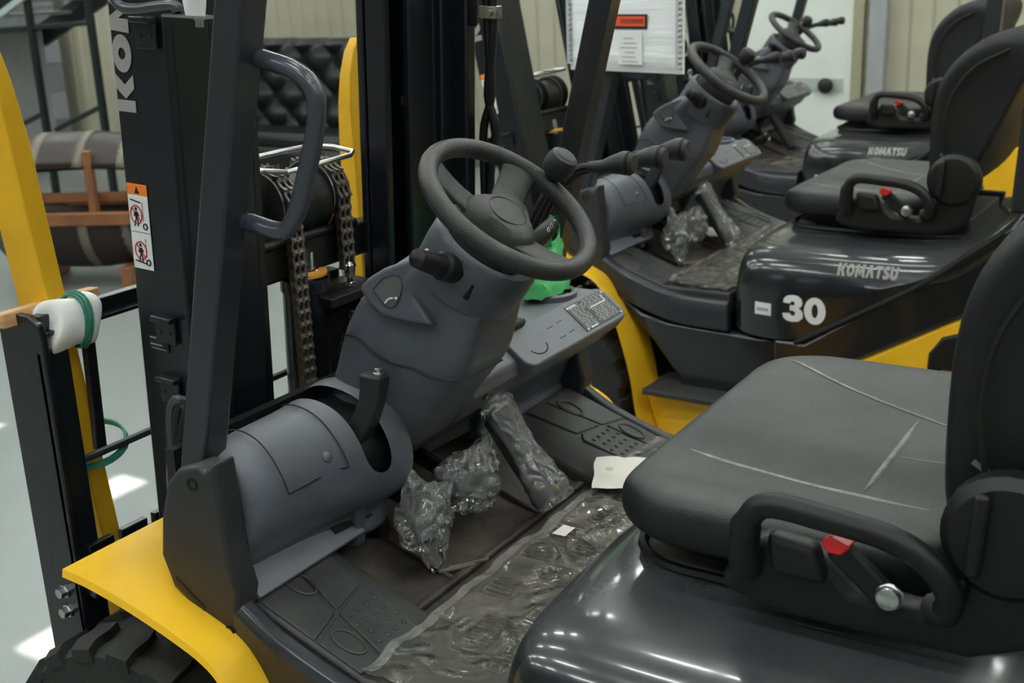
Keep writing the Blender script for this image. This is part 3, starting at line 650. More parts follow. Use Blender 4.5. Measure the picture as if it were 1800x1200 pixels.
# stalks
st1 = MB().tube([(.066, .075, 1.288), (.066, .105, 1.30), (.066, .110, 1.302), (.066, .150, 1.318), (.066, .170, 1.327), (.066, .176, 1.3295)], [.024, .024, .019, .017, .0155, .006], 14).build('stalk_switch', BLACK, FK)
MB().prism([(.075, 1.325), (.040, 1.30), (.028, 1.262), (.045, 1.235), (.095, 1.265), (.105, 1.30)], 'y', .055, .073).build('stalk_boot', BLACK, FK, bevel=.004)
MB().box((.064, .148, 1.335), (.004, .008, .003)).build('stalk_mark', WHITE, st1)
rs = MB().tube([(.025, -.075, 1.29), (.018, -.12, 1.304), (.018, -.165, 1.318), (.018, -.172, 1.320)], [.014, .016, .014, .008], 12).build('light_stalk', BLACK, FK)
for k in range(3):
    MB().tube([(.004+.0018*k, -.128-.014*k+.004*cos(a), 1.317+.0042*k+.004*sin(a)) for a in [2*pi*j/8 for j in range(8)]], .0008, 4, closed=True).build('stalk_symbol', WHITE, rs)
# parking brake lever
bl = MB().loft([[(x+a, y+b, z) for a, b in rrect(sx, sy, .006, 3)] for x, y, z, sx, sy in ((.262, .142, .955, .022, .016), (.245, .142, .985, .024, .017), (.222, .140, 1.02, .023, .016), (.203, .138, 1.06, .021, .015), (.196, .137, 1.095, .022, .016), (.196, .137, 1.108, .023, .016))]).build('parking_brake_lever', PLASTD, FK, bevel=.004)
MB().lathe([(.010, 0), (.010, .004), (.0075, .005), (.0075, .011), (.005, .012)], (.186, .137, 1.108), (0, 0, 1), 14).build('release_button', STEEL, bl)
MB().tube([(.30, .15, .985), (.265, .14, .96), (.22, .135, .93)], .008, 8).build('brake_linkage', STEEL, bl)
# ---- dashboard shelf on the right
MB().prism([(.43, 1.048), (.21, 1.048), (.165, 1.012), (.165, .985), (.215, .925), (.43, .895)], 'y', -.10, -.70).build('dash_shelf', PLAST, FK, bevel=.012, seg=3)
sdir = Vector((.065, 0, .05)).normalized(); snor = Vector((-.05, 0, .065)).normalized(); so_ = Vector((.172, -.478, 1.0275))
def onslant(u, v_, d=0): return so_+sdir*u+Vector((0, v_, 0))+snor*d       # u up the slope, v along +y
sl = MB(); rr = rrect(.048, .213, .03, 5)
sl.loft([[onslant(a, b, d) for a, b in rr] for d in (-.03, .004)])
slant = sl.build('dash_panel', PLAST, FK, bevel=.005, seg=3)
pe = lambda a, b, d=.006: onslant(a, b, d)
MB().loft([[pe(a, b, d) for a, b in ((-.037, -.028-.003), (.036, -.034), (.034, -.196), (-.036, -.196))] for d in (.003, .0055)]).build('data_plate', PLATEM, slant)
pr = MB()
def strip(u0, u1, v0, v1): pr.loft([[pe(a, b, d) for a, b in ((u0, v0), (u1, v0), (u1, v1), (u0, v1))] for d in (.0056, .0060)])
rnd = random.Random(3)
for r_ in range(14):
    u = .030-.0047*r_; v = -.042
    while v > -.186:
        ln = rnd.uniform(.004, .016)
        if not (-.098 < v < -.088): strip(u, u+.0026, max(v-ln, -.188), v)
        v -= ln+rnd.uniform(.002, .006)
pr.build('plate_text', mat('plate_ink', (.30, .31, .31), .5), slant, smooth=False)['kind'] = 'stuff'
for q_ in ((.029, .0335, -.040, -.075), (.008, .0105, -.112, -.180), (.010, .026, -.177, -.180), (-.034, -.031, -.055, -.085)):
    pr = MB(); strip(*q_); pr.build('plate_mark', WHITE, slant, smooth=False)
for a, b in ((.031, -.037), (-.033, -.040), (.030, -.192), (-.033, -.191)): MB().lathe([(.0028, 0), (.0028, .001)], pe(a, b, .0056), snor, 10).build('plate_rivet', WHITE, slant)
for a, b in ((.012, .07), (.014, .03), (-.02, .06), (-.018, .02)): MB().bar(pe(a, b, .0035), pe(a, b-.022, .0035), .001, .003).build('panel_slot', BLACK, slant)
MB().tube([pe(-.01+.020*cos(t), .14+.03*sin(t), .004) for t in [pi*(.55+.9*k/10) for k in range(11)]], .0015, 5).build('panel_mark', BLACK, slant)
MB().lathe([(.062, 0), (.062, .014), (.056, .018), (.050, .014), (.048, -.03), (.001, -.03)], (.285, -.60, 1.046), (0, 0, 1), 28).build('cup_holder', PLAST, FK)
for y in (-.36, -.41): MB().lathe([(.022, 0), (.022, .006), (.018, .009), (.001, .009)], (.26, y, 1.046), (0, 0, 1), 20).build('shelf_boss', PLAST, FK)
MB().lathe([(.013, 0), (.013, .005), (.009, .006), (.008, .002), (.001, .002)], (.178, -.172, .973), (-.75, 0, -.6), 18).build('ignition_lock', mat('brass_dark', (.12, .10, .06), .35, .8), FK)
# lower cowl right of the pedals, dark bulkhead behind
MB().loft([[(.225, y, .925), (.285, y, .875), (.31, y, .82), (.30, y, .795), (.36, y, .79), (.36, y, .95)] for y in (-.33, -.50, -.70)]).build('knee_panel', PLAST, FK, bevel=.006)
MB().box((.43, YC, .87), (.02, 1.06, .30)).build('bulkhead', BLACK, FK)
MB().box((.33, -.10, .935), (.22, .48, .05)).build('column_bracket', BLACK, FK, bevel=.01)
MB().bar((.36, .04, .95), (.30, .04, .74), .03, .05, (1, 0, 0)).build('steering_shaft', BLACK, FK)
MB().bar((.34, .12, .86), (.34, -.34, .84), .03, .05).build('pedal_beam', mat('beam_paint', (.03, .035, .045), .4), FK, bevel=.004)
MB().prism([(.36, .94), (.24, .91), (.26, .77), (.37, .76)], 'y', .118, .145).build('cowl_foot', PLAST, FK, bevel=.006)
# pedals
for y, x0, z0, x1, z1, wd in ((.03, .34, .86, .185, .80, .06), (-.11, .34, .86, .20, .795, .085)):
    MB().bar((x0, y, z0), (x1+.02, y, z1+.02), .014, .03).build('pedal_arm', BLACK, FK)
    MB().box((x1, y, z1), (.02, wd, .06), Matrix.Rotation(-.6, 3, 'Y')).build('pedal_pad', RUBBER, FK, bevel=.005)
MB().loft([[(x+.012*a*-.7, y+b, z+.012*a) for a, b in ((-1, -.036), (1, -.036), (1, .036), (-1, .036))] for x, y, z in ((.095, -.262, .728), (.16, -.250, .83), (.205, -.240, .905))]).build('accelerator_pedal', RUBBER, FK, bevel=.006)
# ---- hydraulic levers
for k, (y, xc, zc) in enumerate(((-.30, -.072, 1.409), (-.385, -.093, 1.408), (-.462, -.104, 1.412))):
    lv = MB().tube([(xc+.088, y, zc-.010), (xc+.06, y, zc-.009), (xc+.04, y, zc-.004), (xc+.018, y, zc), (xc+.008, y, zc), (xc+.006, y, zc), (xc, y, zc), (xc-.004, y, zc)], [.0095, .0125, .0165, .0215, .022, .0195, .0195, .015], 14).build('lever_knob', PLASTD, FK)
    MB().tube(bez([(xc+.085, y, zc-.010), (xc+.112, y*.7-.09-.01*k, zc-.016), (.090, -.285-.03*k, 1.360), (.150, -.275-.028*k, 1.255), (.225, -.265-.025*k, 1.08), (.25, -.26-.025*k, 1.04)], 5), .0075, 8).build('lever_rod', BLACK, FK)
    MB().tube([(xc+.0045, y+.0208*cos(a), zc+.0208*sin(a)) for a in [2*pi*j/20 for j in range(20)]], .0012, 4, closed=True).build('knob_ring', BLACK, FK)
MB().prism([(.19, 1.07), (.26, 1.085), (.34, 1.05), (.215, 1.04)], 'y', -.22, -.36).build('lever_boot', BLACK, FK, bevel=.01)
# ---- guard pillars, covers, handles, roof
for sg, Yv in ((1, lambda y: y), (-1, mir)):
    MB().bar((.393, Yv(.395), .84), (.0400, Yv(.393), 2.20), .050, .052, (1, 0, 0)).build('guard_pillar', FRAMEP, FK, bevel=.005)
    cvp = [(.378, .995), (.352, 1.022), (.305, 1.040), (.292, 1.028), (.268, 1.050), (.262, .96), (.258, .88), (.245, .83), (.268, .745), (.295, .742), (.395, .805), (.415, .86), (.402, .93)]
    pc = MB().prism(cvp, 'y', Yv(.398), Yv(.448)).build('pillar_cover', PLASTD, FK, bevel=.016, seg=4)
    MB().lathe([(.011, 0), (.011, .003), (.008, .003), (.007, -.002), (.001, -.002)], (.318, Yv(.447), 1.005), (0, sg, 0), 16).build('cover_screw', BLACK, pc)
    MB().lathe([(.011, 0), (.011, .003), (.008, .003), (.007, -.002), (.001, -.002)], (.275, Yv(.447), .757), (0, sg, 0), 16).build('cover_screw', BLACK, pc)
    MB().bar((.385, Yv(.4485), .825), (.325, Yv(.4485), .785), .002, .008).build('cover_slot', BLACK, pc)
    if sg > 0:
        MB().tube(bez([(.200, .375, 1.655), (.165, .375, 1.646), (.095, .375, 1.628), (.065, .375, 1.600), (.068, .375, 1.555), (.100, .375, 1.47), (.122, .375, 1.425), (.150, .375, 1.404), (.21, .375, 1.412), (.262, .375, 1.414)], 6), .0135, 12).build('grab_handle', HANDLE, FK)
    MB().bar((-1.06, Yv(.40), 1.05), (-1.10, Yv(.39), 2.20), .06, .07, (1, 0, 0)).build('guard_leg', FRAMEP, FK, bevel=.008)
    MB().bar((.05, Yv(.39), 2.20), (-1.14, Yv(.39), 2.20), .06, .06).build('roof_rail', FRAMEP, FK, bevel=.008)
for k in range(7): MB().bar((.02-.185*k, .37, 2.20), (.02-.185*k, mir(.37), 2.20), .03, .025).build('roof_slat', FRAMEP, FK)
# hose loop by the left pillar
for k in range(3):
    MB().tube(bez([(.47-.012*k, .335, .80), (.50-.01*k, .335, .90), (.475-.012*k, .345, 1.0), (.462-.018*k, .345, 1.075), (.435-.018*k, .345, 1.088), (.405-.016*k, .345, 1.05), (.37-.01*k, .35, .96)], 6), .009, 8).build('hydraulic_hose', BLACK if k else HANDLE, FK)
# ---- mast: one part, everything on it moves with it
P0 = Vector((.52, YC, .33)); TILT = RAD(-3)
MI = Matrix.Rotation(-TILT, 3, 'Y')
def M(x, y, z): return MI @ (Vector((x, y, z))-P0)
ms = MB()
for s in (1, -1):
    def bx(x0, x1, y0, y1, z0, z1): ms.box(((x0+x1)/2, s*(y0+y1)/2, (z0+z1)/2), (x1-x0, y1-y0, z1-z0))
    bx(-.005, .120, .402, .420, -.25, 1.95); bx(.102, .120, .325, .404, -.25, 1.95); bx(-.005, .013, .325, .404, -.25, 1.95)
    bx(.008, .108, .312, .330, -.20, 2.0); bx(.090, .108, .185, .314, -.20, 2.0); bx(.008, .026, .230, .314, -.20, 2.0)
    bx(.035, .085, .185, .205, -.20, 2.0)
ms.box((.07, 0, -.15), (.06, .80, .12)); ms.box((.05, 0, 1.9), (.05, .80, .10))
mast = ms.build('mast', NAVY, FK, bevel=.004, loc=tuple(P0), rot=(0, TILT, 0))
def ml(mb, name, m, **k): return mb.build(name, m, mast, **k)
def mloc(pts): return [M(*p) for p in pts]
# lettering and stickers on the outer face of the left rail
MF = .2812-YC
up = MI @ Vector((-.0524, 0, .9986)); fw = MI @ Vector((.9986, 0, .0524))
letters('KOMATSU', M(.5295, .281, 1.549), up, fw, .042, gap=.05, wscale=1.32).build('brand_decal', SILVER, mast, smooth=False)
def patch(name, m, x0, x1, z0, z1, d=.001, par=mast):
    """flat label on the left rail's outer face; x,z offsets from sticker origin"""
    o = M(.5565, .281, 1.358)
    q = [o+Vector((a, 0, b)) for a, b in ((x0, z0), (x1, z0), (x1, z1), (x0, z1))]
    return MB().add([p+Vector((0, .0002, 0)) for p in q]+[p+Vector((0, d, 0)) for p in q], [(0, 1, 2, 3), (4, 5, 6, 7), (0, 1, 5, 4), (1, 2, 6, 5), (2, 3, 7, 6), (3, 0, 4, 7)]).build(name, m, par, smooth=False)
patch('warning_label', WHITE, -.0235, .0235, -.072, .055)
patch('warning_band', ORANGE, -.0235, .0235, .055, .074)
patch('label_rule', INK, -.0225, .0225, -.0085, -.0078, .0013)
SO = M(.5565, .281, 1.358)
def sp_(x, z, d=.0016): return SO+Vector((x, d, z))
MB().add([sp_(-.006, .058), sp_(.006, .058), sp_(0, .0705)], [(0, 1, 2)]).build('warning_triangle', INK, mast, smooth=False)
for cz_, lab in ((.022, 0), (-.040, 1)):
    cx_ = .006-.003*lab
    MB().tube([sp_(cx_+.0135*cos(a), cz_+.0155*sin(a)) for a in [2*pi*k/24 for k in range(24)]], .0011, 4, closed=True).tube([sp_(cx_+.0095*1, cz_+.011), sp_(cx_-.0095, cz_-.011)], .0010, 4).build('ban_circle', REDP, mast)
    f_ = MB(); f_.lathe([(.003, 0), (.003, .0004)], sp_(cx_, cz_+.0095, .0015), (0, 1, 0), 10)
    f_.tube([sp_(cx_, cz_+.005), sp_(cx_, cz_-.004)], [.0035, .0028], 6)
    for a, b, c, d in ((0, -.004, .004, -.013), (.004, -.013, .006, -.020), (0, -.004, -.003, -.012), (-.003, -.012, -.002, -.020), (.002, .004, .006, -.002), (-.002, .004, -.006, -.002)):
        f_.tube([sp_(cx_+a, cz_+b), sp_(cx_+c, cz_+d)], .0012, 5)
    f_.build('pictogram', INK, mast)
    MB().tube([sp_(-.0135+.0045*cos(a), cz_-.019+.005*sin(a)) for a in [2*pi*k/16 for k in range(16)]], .0013, 4, closed=True).tube([sp_(-.010, cz_+.022), sp_(-.010, cz_-.010)], .0004, 4).build('pictogram', INK, mast)
MB().bar(sp_(.018, .047), sp_(-.006, .043), .0012, .0018).bar(sp_(-.006, .043), sp_(-.006, .052), .0012, .0018).build('pictogram', INK, mast)
MB().bar(sp_(.018, -.058), sp_(-.010, -.062), .0012, .0018).build('pictogram', INK, mast)
o2 = M(.549, .281, 1.155)
MB().add([o2+Vector((a, b, c)) for b in (.0002, .0012) for a, c in ((-.024, -.014), (.022, -.014), (.022, .014), (-.024, .014))], [(0, 1, 2, 3), (4, 5, 6, 7), (0, 1, 5, 4), (1, 2, 6, 5), (2, 3, 7, 6), (3, 0, 4, 7)]).build('serial_plate', INK, mast, smooth=False)
pp = MB()
for a, b, c, d in ((.020, .004, .008, .011), (.020, -.008, -.004, -.001), (.018, -.018, -.0105, -.0085)):
    pp.add([o2+Vector((u, .0016, v)) for u, v in ((a, c), (b, c), (b, d), (a, d))], [(0, 1, 2, 3)])
pp.build('serial_text', mat('plate_ink2', (.25, .26, .26), .5), mast, smooth=False)
# welded tabs on the rail
for x, z in ((.520, 1.20), (.528, 1.09), (.478, 1.69)):
    p = M(x, .28, z); MB().box(p+Vector((0, .010, .005)), (.046, .020, .010)).box(p+Vector((0, .006, -.018)), (.046, .006, .045)).build('rail_tab', NAVY, mast, bevel=.002)
    for q in (-.012, .012): MB().lathe([(.0035, 0), (.0035, .001)], p+Vector((q, .0092, -.02)), (0, 1, 0), 8).build('tab_hole', INK, mast)
ml(MB().tube(bez(mloc([(.51, .325, 1.80), (.50, .325, 1.745), (.485, .325, 1.718), (.45, .325, 1.712), (.37, .325, 1.716), (.36, .325, 1.705)]), 5), .0085, 10), 'hose_guard', HANDLE)
ml(MB().box(M(.335, .325, 1.70), (.09, .03, .004)), 'lamp_bracket', STEEL)
ml(MB().lathe([(.014, 0), (.017, .02), (.015, .045), (.010, .05)], M(.325, .325, 1.70), (0, 0, 1), 14), 'lamp_socket', WHITE)
ml(bolt(MB(), M(.318, .325, 1.698), (0, 0, -1), .006, .014), 'socket_bolt', STEEL)
# sheaves, chains, crosshead, lift cylinder
SX, SZ, SR = .63, 1.322, .062
ax_ = MI @ Vector((0, 1, 0))
for y in (-.095, -.245):
    ml(MB().lathe([(.02, -.024), (SR+.010, -.024), (SR+.010, -.020), (SR-.004, -.018), (SR-.004, .018), (SR+.010, .020), (SR+.010, .024), (.02, .024)], M(SX, y, SZ), ax_, 36), 'chain_sheave', BLACK)
    ml(MB().tube([M(SX+(SR+.008)*cos(a), y+.0245, SZ+(SR+.008)*sin(a)) for a in [2*pi*k/40 for k in range(40)]], .0014, 4, closed=True), 'sheave_edge', STEEL)
ml(MB().lathe([(.02, -.055), (.062, -.055), (.066, -.050), (.060, -.02), (.066, 0), (.066, .005), (.060, .03), (.066, .050), (.062, .055), (.02, .055)], M(SX, -.17, SZ-.01), ax_, 36), 'hose_pulley', BLACK)
ml(MB().tube([M(SX+.067*cos(a), -.222, SZ-.01+.067*sin(a)) for a in [2*pi*k/40 for k in range(40)]], .0012, 4, closed=True), 'pulley_edge', mat('orange_edge', (.6, .18, .05), .5))
ml(MB().box(M(.625, -.16, 1.215), (.085, .36, .075)).box(M(.625, -.16, 1.255), (.10, .30, .02)), 'crosshead', BLACK, bevel=.008)
ml(MB().prism([(-.035, -.06), (.035, -.06), (.035, .05), (.02, .075), (-.02, .075), (-.035, .05)], 'y', -.006, .006), 'sheave_bracket', BLACK, bevel=.006).location = M(SX, -.045, SZ-.03)
ml(MB().box(M(.612, -.03, 1.325), (.034, .010, .15)).box(M(.600, -.045, 1.398), (.03, .04, .008)), 'hose_clamp', GALV, bevel=.002)
ml(bolt(MB(), M(.612, -.024, 1.30), (0, 1, 0), .009, .012), 'clamp_bolt', STEEL)
gp = [(.600, -.055, 1.398), (.548, -.075, 1.395), (.548, -.165, 1.397), (.548, -.265, 1.400), (.562, -.290, 1.403), (.61, -.285, 1.412), (.65, -.27, 1.415), (.68, -.20, 1.41), (.695, -.08, 1.405), (.69, -.03, 1.40)]
ml(MB().tube(mloc(gp), .0052, 8), 'chain_guard', STEEL)
lk = None
def chain(path, wd=.037):
    """links spaced along a polyline"""
    global lk
    pts = [Vector(p) for p in path]; pitch = .0245; acc = 0; i = 0; pos = pts[0]; k = 0; d0 = 0
    seg = [(a, b, (b-a).length) for a, b in zip(pts, pts[1:])]; tot = sum(s[2] for s in seg); t = 0
    while t < tot:
        r = t
        for a, b, l in seg:
            if r <= l: p = a+(b-a)*(r/l); dr_ = (b-a).normalized(); break
            r -= l
        if lk is None:
            m = MB(); m.tube([(0, -wd/2, 0), (0, wd/2, 0)], .0088, 8)
            for y0 in (-wd/2, -.003, wd/2-.006):
                m.prism([(-.009, -.004), (-.006, .010), (-.006, .016), (-.009, .0285), (.009, .0285), (.006, .016), (.006, .010), (.009, -.004)], 'y', y0, y0+.006)
            lk = o = m.build('chain_link', CHAIN, mast)
        else: o = lk.copy(); COL.objects.link(o); o.parent = mast
        o.location = p; o.rotation_euler = (0, math.atan2(dr_.x, dr_.z), 0)
        t += pitch
def over(y, zf, zr):
    R_ = SR+.006
    return mloc([(SX+R_, y, zf)]+[(SX+R_*cos(a), y, SZ+R_*sin(a)) for a in [pi*k/14 for k in range(15)]]+[(SX-R_, y, zr)])
chain(over(-.095, .62, .70)); chain(over(-.245, 1.0, 1.175))
for y in (-.245, -.185):
    p = M(.562 if y < -.2 else .60, y+.0, 1.13)
    ml(MB().lathe([(.014, 0), (.014, .006), (.009, .008), (.007, .018), (.013, .022), (.0145, .045), (.009, .052)], p, (0, 0, 1), 8), 'anchor_bolt', CHROME)
ml(MB().box(M(.58, -.235, 1.118), (.10, .17, .022)).box(M(.61, -.235, .98), (.03, .16, .28)), 'anchor_plate', BLACK, bevel=.003)
ml(MB().lathe([(.046, 0), (.046, .80), (.050, .80), (.050, .825), (.034, .832)], M(.645, -.155, .34), (MI @ Vector((-.0524, 0, .9986))), 24), 'lift_cylinder', NAVY)
ml(MB().lathe([(.047, 0), (.047, .006), (.030, .010)], M(.602, -.155, 1.172), (0, 0, 1), 24, caps=False), 'wiper_ring', mat('yellow_ring', (.75, .35, .05), .4))
ml(MB().lathe([(.022, 0), (.022, .10)], M(.602, -.155, 1.12), (0, 0, 1), 18), 'piston_rod', CHROME)
ml(MB().box(M(.66, -.03, .85), (.03, .03, .60)).box(M(.66, -.28, .85), (.03, .03, .60)), 'guide_post', NAVY)
# things clamped on the right rail: bar, bracket, hoses
ml(MB().box(M(.445, -.515, 1.38), (.05, .035, .9)), 'hose_channel', NAVY, bevel=.004)
ml(MB().box(M(.425, -.515, 1.72), (.075, .012, .16)), 'hose_bracket', BLACK, bevel=.004)
for z in (1.66, 1.70): ml(bolt(MB(), M(.420, -.508, z), (0, 1, 0), .0085, .010, 12), 'bracket_screw', STEEL)
for k in range(2):
    pts = [(.372-.014*k, -.53, 1.95), (.374-.014*k, -.53, 1.65), (.376-.012*k+.02*k, -.535, 1.50), (.402-.03*k, -.54, 1.42), (.41-.014*k, -.545, 1.28), (.42-.014*k, -.545, .8)]
    ml(MB().tube(bez(mloc(pts), 6), .0095, 8), 'mast_hose', BLACK)
ml(MB().box(M(.365, -.517, 1.665), (.044, .004, .026)).box(M(.343, -.525, 1.665), (.004, .02, .026)), 'hose_clip', STEEL, bevel=.002)
ml(bolt(MB(), M(.358, -.514, 1.665), (0, 1, 0), .006, .007, 12), 'clip_screw', GALV)
ml(MB().box(M(.485, -.372, 1.50), (.003, .016, .018)), 'foil_scrap', STEEL)
# carriage and load backrest
cg = MB(); cg.box(M(.695, YC, .715), (.035, 1.06, .075))
ml(cg, 'carriage_bar', NAVY, bevel=.003)
for y0, y1 in ((.375, .318), (.300, .238), (.220, .165), (.14, .08), (-.36, -.42), (-.44, -.50), (-.52, -.58), (-.60, -.66)):
    ml(MB().box(M(.705, (y0+y1)/2, .762), (.014, abs(y0-y1), .022)), 'bar_tooth', NAVY, bevel=.002)
ml(MB().box(M(.70, YC, .36), (.035, 1.06, .09)), 'carriage_bar', NAVY, bevel=.003)
for y in (.10, mir(.10)): ml(MB().box(M(.685, y, .54), (.03, .06, .46)), 'carriage_plate', NAVY, bevel=.003)
for Yv, sg in ((lambda y: y, 1), (mir, -1)):
    pt = MB().prism([tuple((M(a, 0, b).x, M(a, 0, b).z)) for a, b in ((.712, .30), (.700, 1.17), (.706, 1.200), (.730, 1.214), (.80, 1.214), (.815, 1.200), (.815, .30))], 'y', Yv(.388)-YC, Yv(.402)-YC)
    pt.prism([tuple((M(a, 0, b).x, M(a, 0, b).z)) for a, b in ((.708, .30), (.708, 1.15), (.722, 1.15), (.722, .30))], 'y', Yv(.345)-YC, Yv(.402)-YC)
    ml(pt, 'backrest_post', NAVY, bevel=.003)
    for z in (.683, .642): ml(bolt(MB(), M(.750, Yv(.402), z), (0, sg, 0), .010, .016), 'post_bolt', STEEL)
ml(MB().box(M(.725, YC, 1.195), (.020, 1.06, .034)).box(M(.715, YC, 1.181), (.030, 1.06, .008)), 'backrest_bar', NAVY, bevel=.002)
ml(MB().tube(mloc([(.725, .39, .926), (.725, mir(.39), .926)]), .0075, 8), 'backrest_rod', FRAMEP)
for y in (.285, .04, -.30, -.56): ml(MB().box(M(.737, y, 1.06), (.014, .022, .27)), 'backrest_upright', NAVY, bevel=.002)

# ================================================================ the other forklifts
DX, DY = .5643, -2.3184
SKIP = ('chain_link',)
F2 = copy_tree(FK, None, SKIP); F2.location = (DX, DY, 0); F2.rotation_euler = (0, 0, RAD(-.97))
F2['label'] = 'forklift with a white foam-wrapped packet hanging from its guard and 30 on its hood'
F3 = copy_tree(FK, None, SKIP); F3.location = (2*DX, 2*DY, 0); F3.rotation_euler = (0, 0, RAD(-1.5))
F3['label'] = 'forklift standing beside the pale green door, half hidden by its neighbour'
for F, a in ((F2, 11), (F3, 8)):
    for c in F.children:
        if c.name.startswith('mast'): c.rotation_euler = (0, RAD(a), 0)
F2L = F2.matrix_basis
def in2(x, y, z): return Matrix.Translation((DX, DY, 0)) @ Matrix.Rotation(RAD(-.97), 4, 'Z') @ Vector((x, y, z))

# ================================================================ loose things on and around the first forklift
def fork(dz=0):
    """upright fork arm, tip up: tapered blade with rounded tip, heel and short shank"""
    wd, tk = (.045, .072)
    rings = []
    for z, a0, a1, t0, t1 in ((.42, 0, 1, 0, 1), (.80, 0, 1, 0, 1), (1.25, 0, 1, .0, 1), (1.45, .0, 1, .0, 1), (1.55, .06, 1, .1, .95), (1.62, .22, 1, .15, .9), (1.67, .48, 1, .2, .85), (1.70, .80, 1, .25, .8)):
        z = z+dz if z > .5 else z
        rings.append([(tk*(a0-.5), wd*(t0-.5), z), (tk*(a1-.5), wd*(t0-.5), z), (tk*(a1-.5), wd*(t1-.5), z), (tk*(a0-.5), wd*(t1-.5), z)])
    return MB().loft(rings)
fk1 = empty('fork', (.815, .205, 0)); fk1.rotation_euler = (RAD(-5.4), 0, RAD(8))
tag(fk1, 'yellow fork arm stood tip up beside the foam pad on the load backrest', 'fork arm', 'fork arms stood upright')
fb_ = fork(.06).build('fork_blade', YELF, fk1, bevel=.003)
fk2 = empty('fork', (.80, -.590, 0)); fk2.rotation_euler = (0, 0, RAD(-90))
tag(fk2, 'yellow fork arm stood tip up behind the right mast rail', 'fork arm', 'fork arms stood upright')
fork(-.09).build('fork_blade', YELF, fk2, bevel=.003)
# softwood block and foam wrap with twine where the fork meets the backrest
wbk = MB().box((.775, .325, 1.205), (.03, .205, .026), Matrix.Rotation(RAD(6), 3, 'Y')).build('wood_block', WOODL, None, bevel=.003)
tag(wbk, 'pale softwood batten pushed between fork arm and load backrest bar', 'batten')
rings = []
for y, s in ((.374, .9), (.371, 1.04), (.345, 1.03), (.322, .95), (.308, .95), (.296, 1.05), (.282, 1.02), (.279, .85)):
    rings.append([(.720+.033*s*cos(a)*(1+.10*sin(3*a+y*30)), y+.010*sin(2*a), 1.184+.048*s*sin(a)*(1+.08*cos(2*a+y*40))) for a in [2*pi*k/20 for k in range(20)]])
fo = MB().loft(rings).build('foam_wrap', FOAM, None, sub=1)
tag(fo, 'white foam padding wrapped round the load backrest bar', 'padding')
tw = MB()
for k in range(3): tw.tube([(.720+(.0335+.0015*k)*cos(a), .318-.006*k+.004*sin(2*a), 1.184+(.0485+.0015*k)*sin(a)) for a in [2*pi*j/24 for j in range(24)]], 0.0026, 6, closed=True)
tag(tw.build('twine', TWINE), 'green twine bound round the white foam padding', 'twine', 'green twine bindings')
tw = MB()
for k in range(3): tw.tube([(.785+(.060+.002*k)*cos(a), .268+(.058+.002*k)*sin(a), .925+.022*cos(a+.9)-.004*k) for a in [2*pi*j/28 for j in range(28)]], .003, 6, closed=True)
tw.tube(bez([(.80, .33, .915), (.81, .337, .88), (.815, .337, .855)], 5), .003, 6)
tag(tw.build('twine', TWINE), 'green twine tying the fork arm to the thin backrest rod', 'twine', 'green twine bindings')
# clear film over the rear floor
def sheet(name, x0, x1, y0, y1, nx_, ny_, zf, m, amp, fr, seed):
    vs = []
    for i in range(nx_+1):
        for j in range(ny_+1):
            x = x0+(x1-x0)*i/nx_; y = y0+(y1-y0)*j/ny_
            h = noise.noise(Vector((x*fr, y*fr, seed)))*.6+abs(noise.noise(Vector((x*fr*2.3, y*fr*2.3, seed+5))))*.7
            vs.append((x+.008*noise.noise(Vector((y*14, seed, 2)))*(i == nx_), y, zf(x, y)+amp*max(0, h+.2)))
    return MB().add(vs, [(i*(ny_+1)+j, i*(ny_+1)+j+1, (i+1)*(ny_+1)+j+1, (i+1)*(ny_+1)+j) for i in range(nx_) for j in range(ny_)]).build(name, m)
fz_ = lambda x, y: .731+(.012 if y > .26 or y < mir(.26) else 0)*min(1, abs(abs(y-YC)-.40)/.05)
fs_ = sheet('plastic_film', -.185, .050, -.655, .405, 34, 120, lambda x, y: .7275, FILM, .013, 16, 1.3)
tag(fs_, 'crumpled clear plastic film lying over the rear of the forklift floor', 'film')
hv = [fs_.data.vertices[34*121+j].co.copy() for j in range(0, 121, 2)]
HEM = film('film_fold', (.85, .83, .76), .42, .1, 10, .6, .02)
MB().add([(p.x+.001, p.y, p.z+.0015) for p in hv]+[(p.x-.020-.008*noise.noise(Vector((p.y*9, 3, 1))), p.y, p.z+.004) for p in hv], [(i, i+1, len(hv)+i+1, len(hv)+i) for i in range(len(hv)-1)]).build('film_fold', HEM, fs_)
# paper scraps on the film
ps = sheet('paper_sheet', -.045, .075, -.505, -.345, 8, 10, lambda x, y: .738, PAPER, .012, 9, 4.1)
ps.data.transform(Matrix.Translation((.015, -.42, 0)) @ Matrix.Rotation(RAD(24), 4, 'Z') @ Matrix.Translation((-.015, .42, 0)))
tag(ps, 'cream paper sheet lying on the plastic film by the seat', 'paper')
MB().lathe([(.008, 0), (.008, .0008)], (.035, -.40, .757), (0, 0, 1), 12).build('green_print', mat('pale_green', (.55, .62, .35), .8), ps)
p2 = sheet('paper_scrap', -.02, .005, -.155, -.115, 3, 3, lambda x, y: .742, PAPER, .004, 9, 2.2)
tag(p2, 'tiny torn white scrap lying on the plastic film', 'paper')
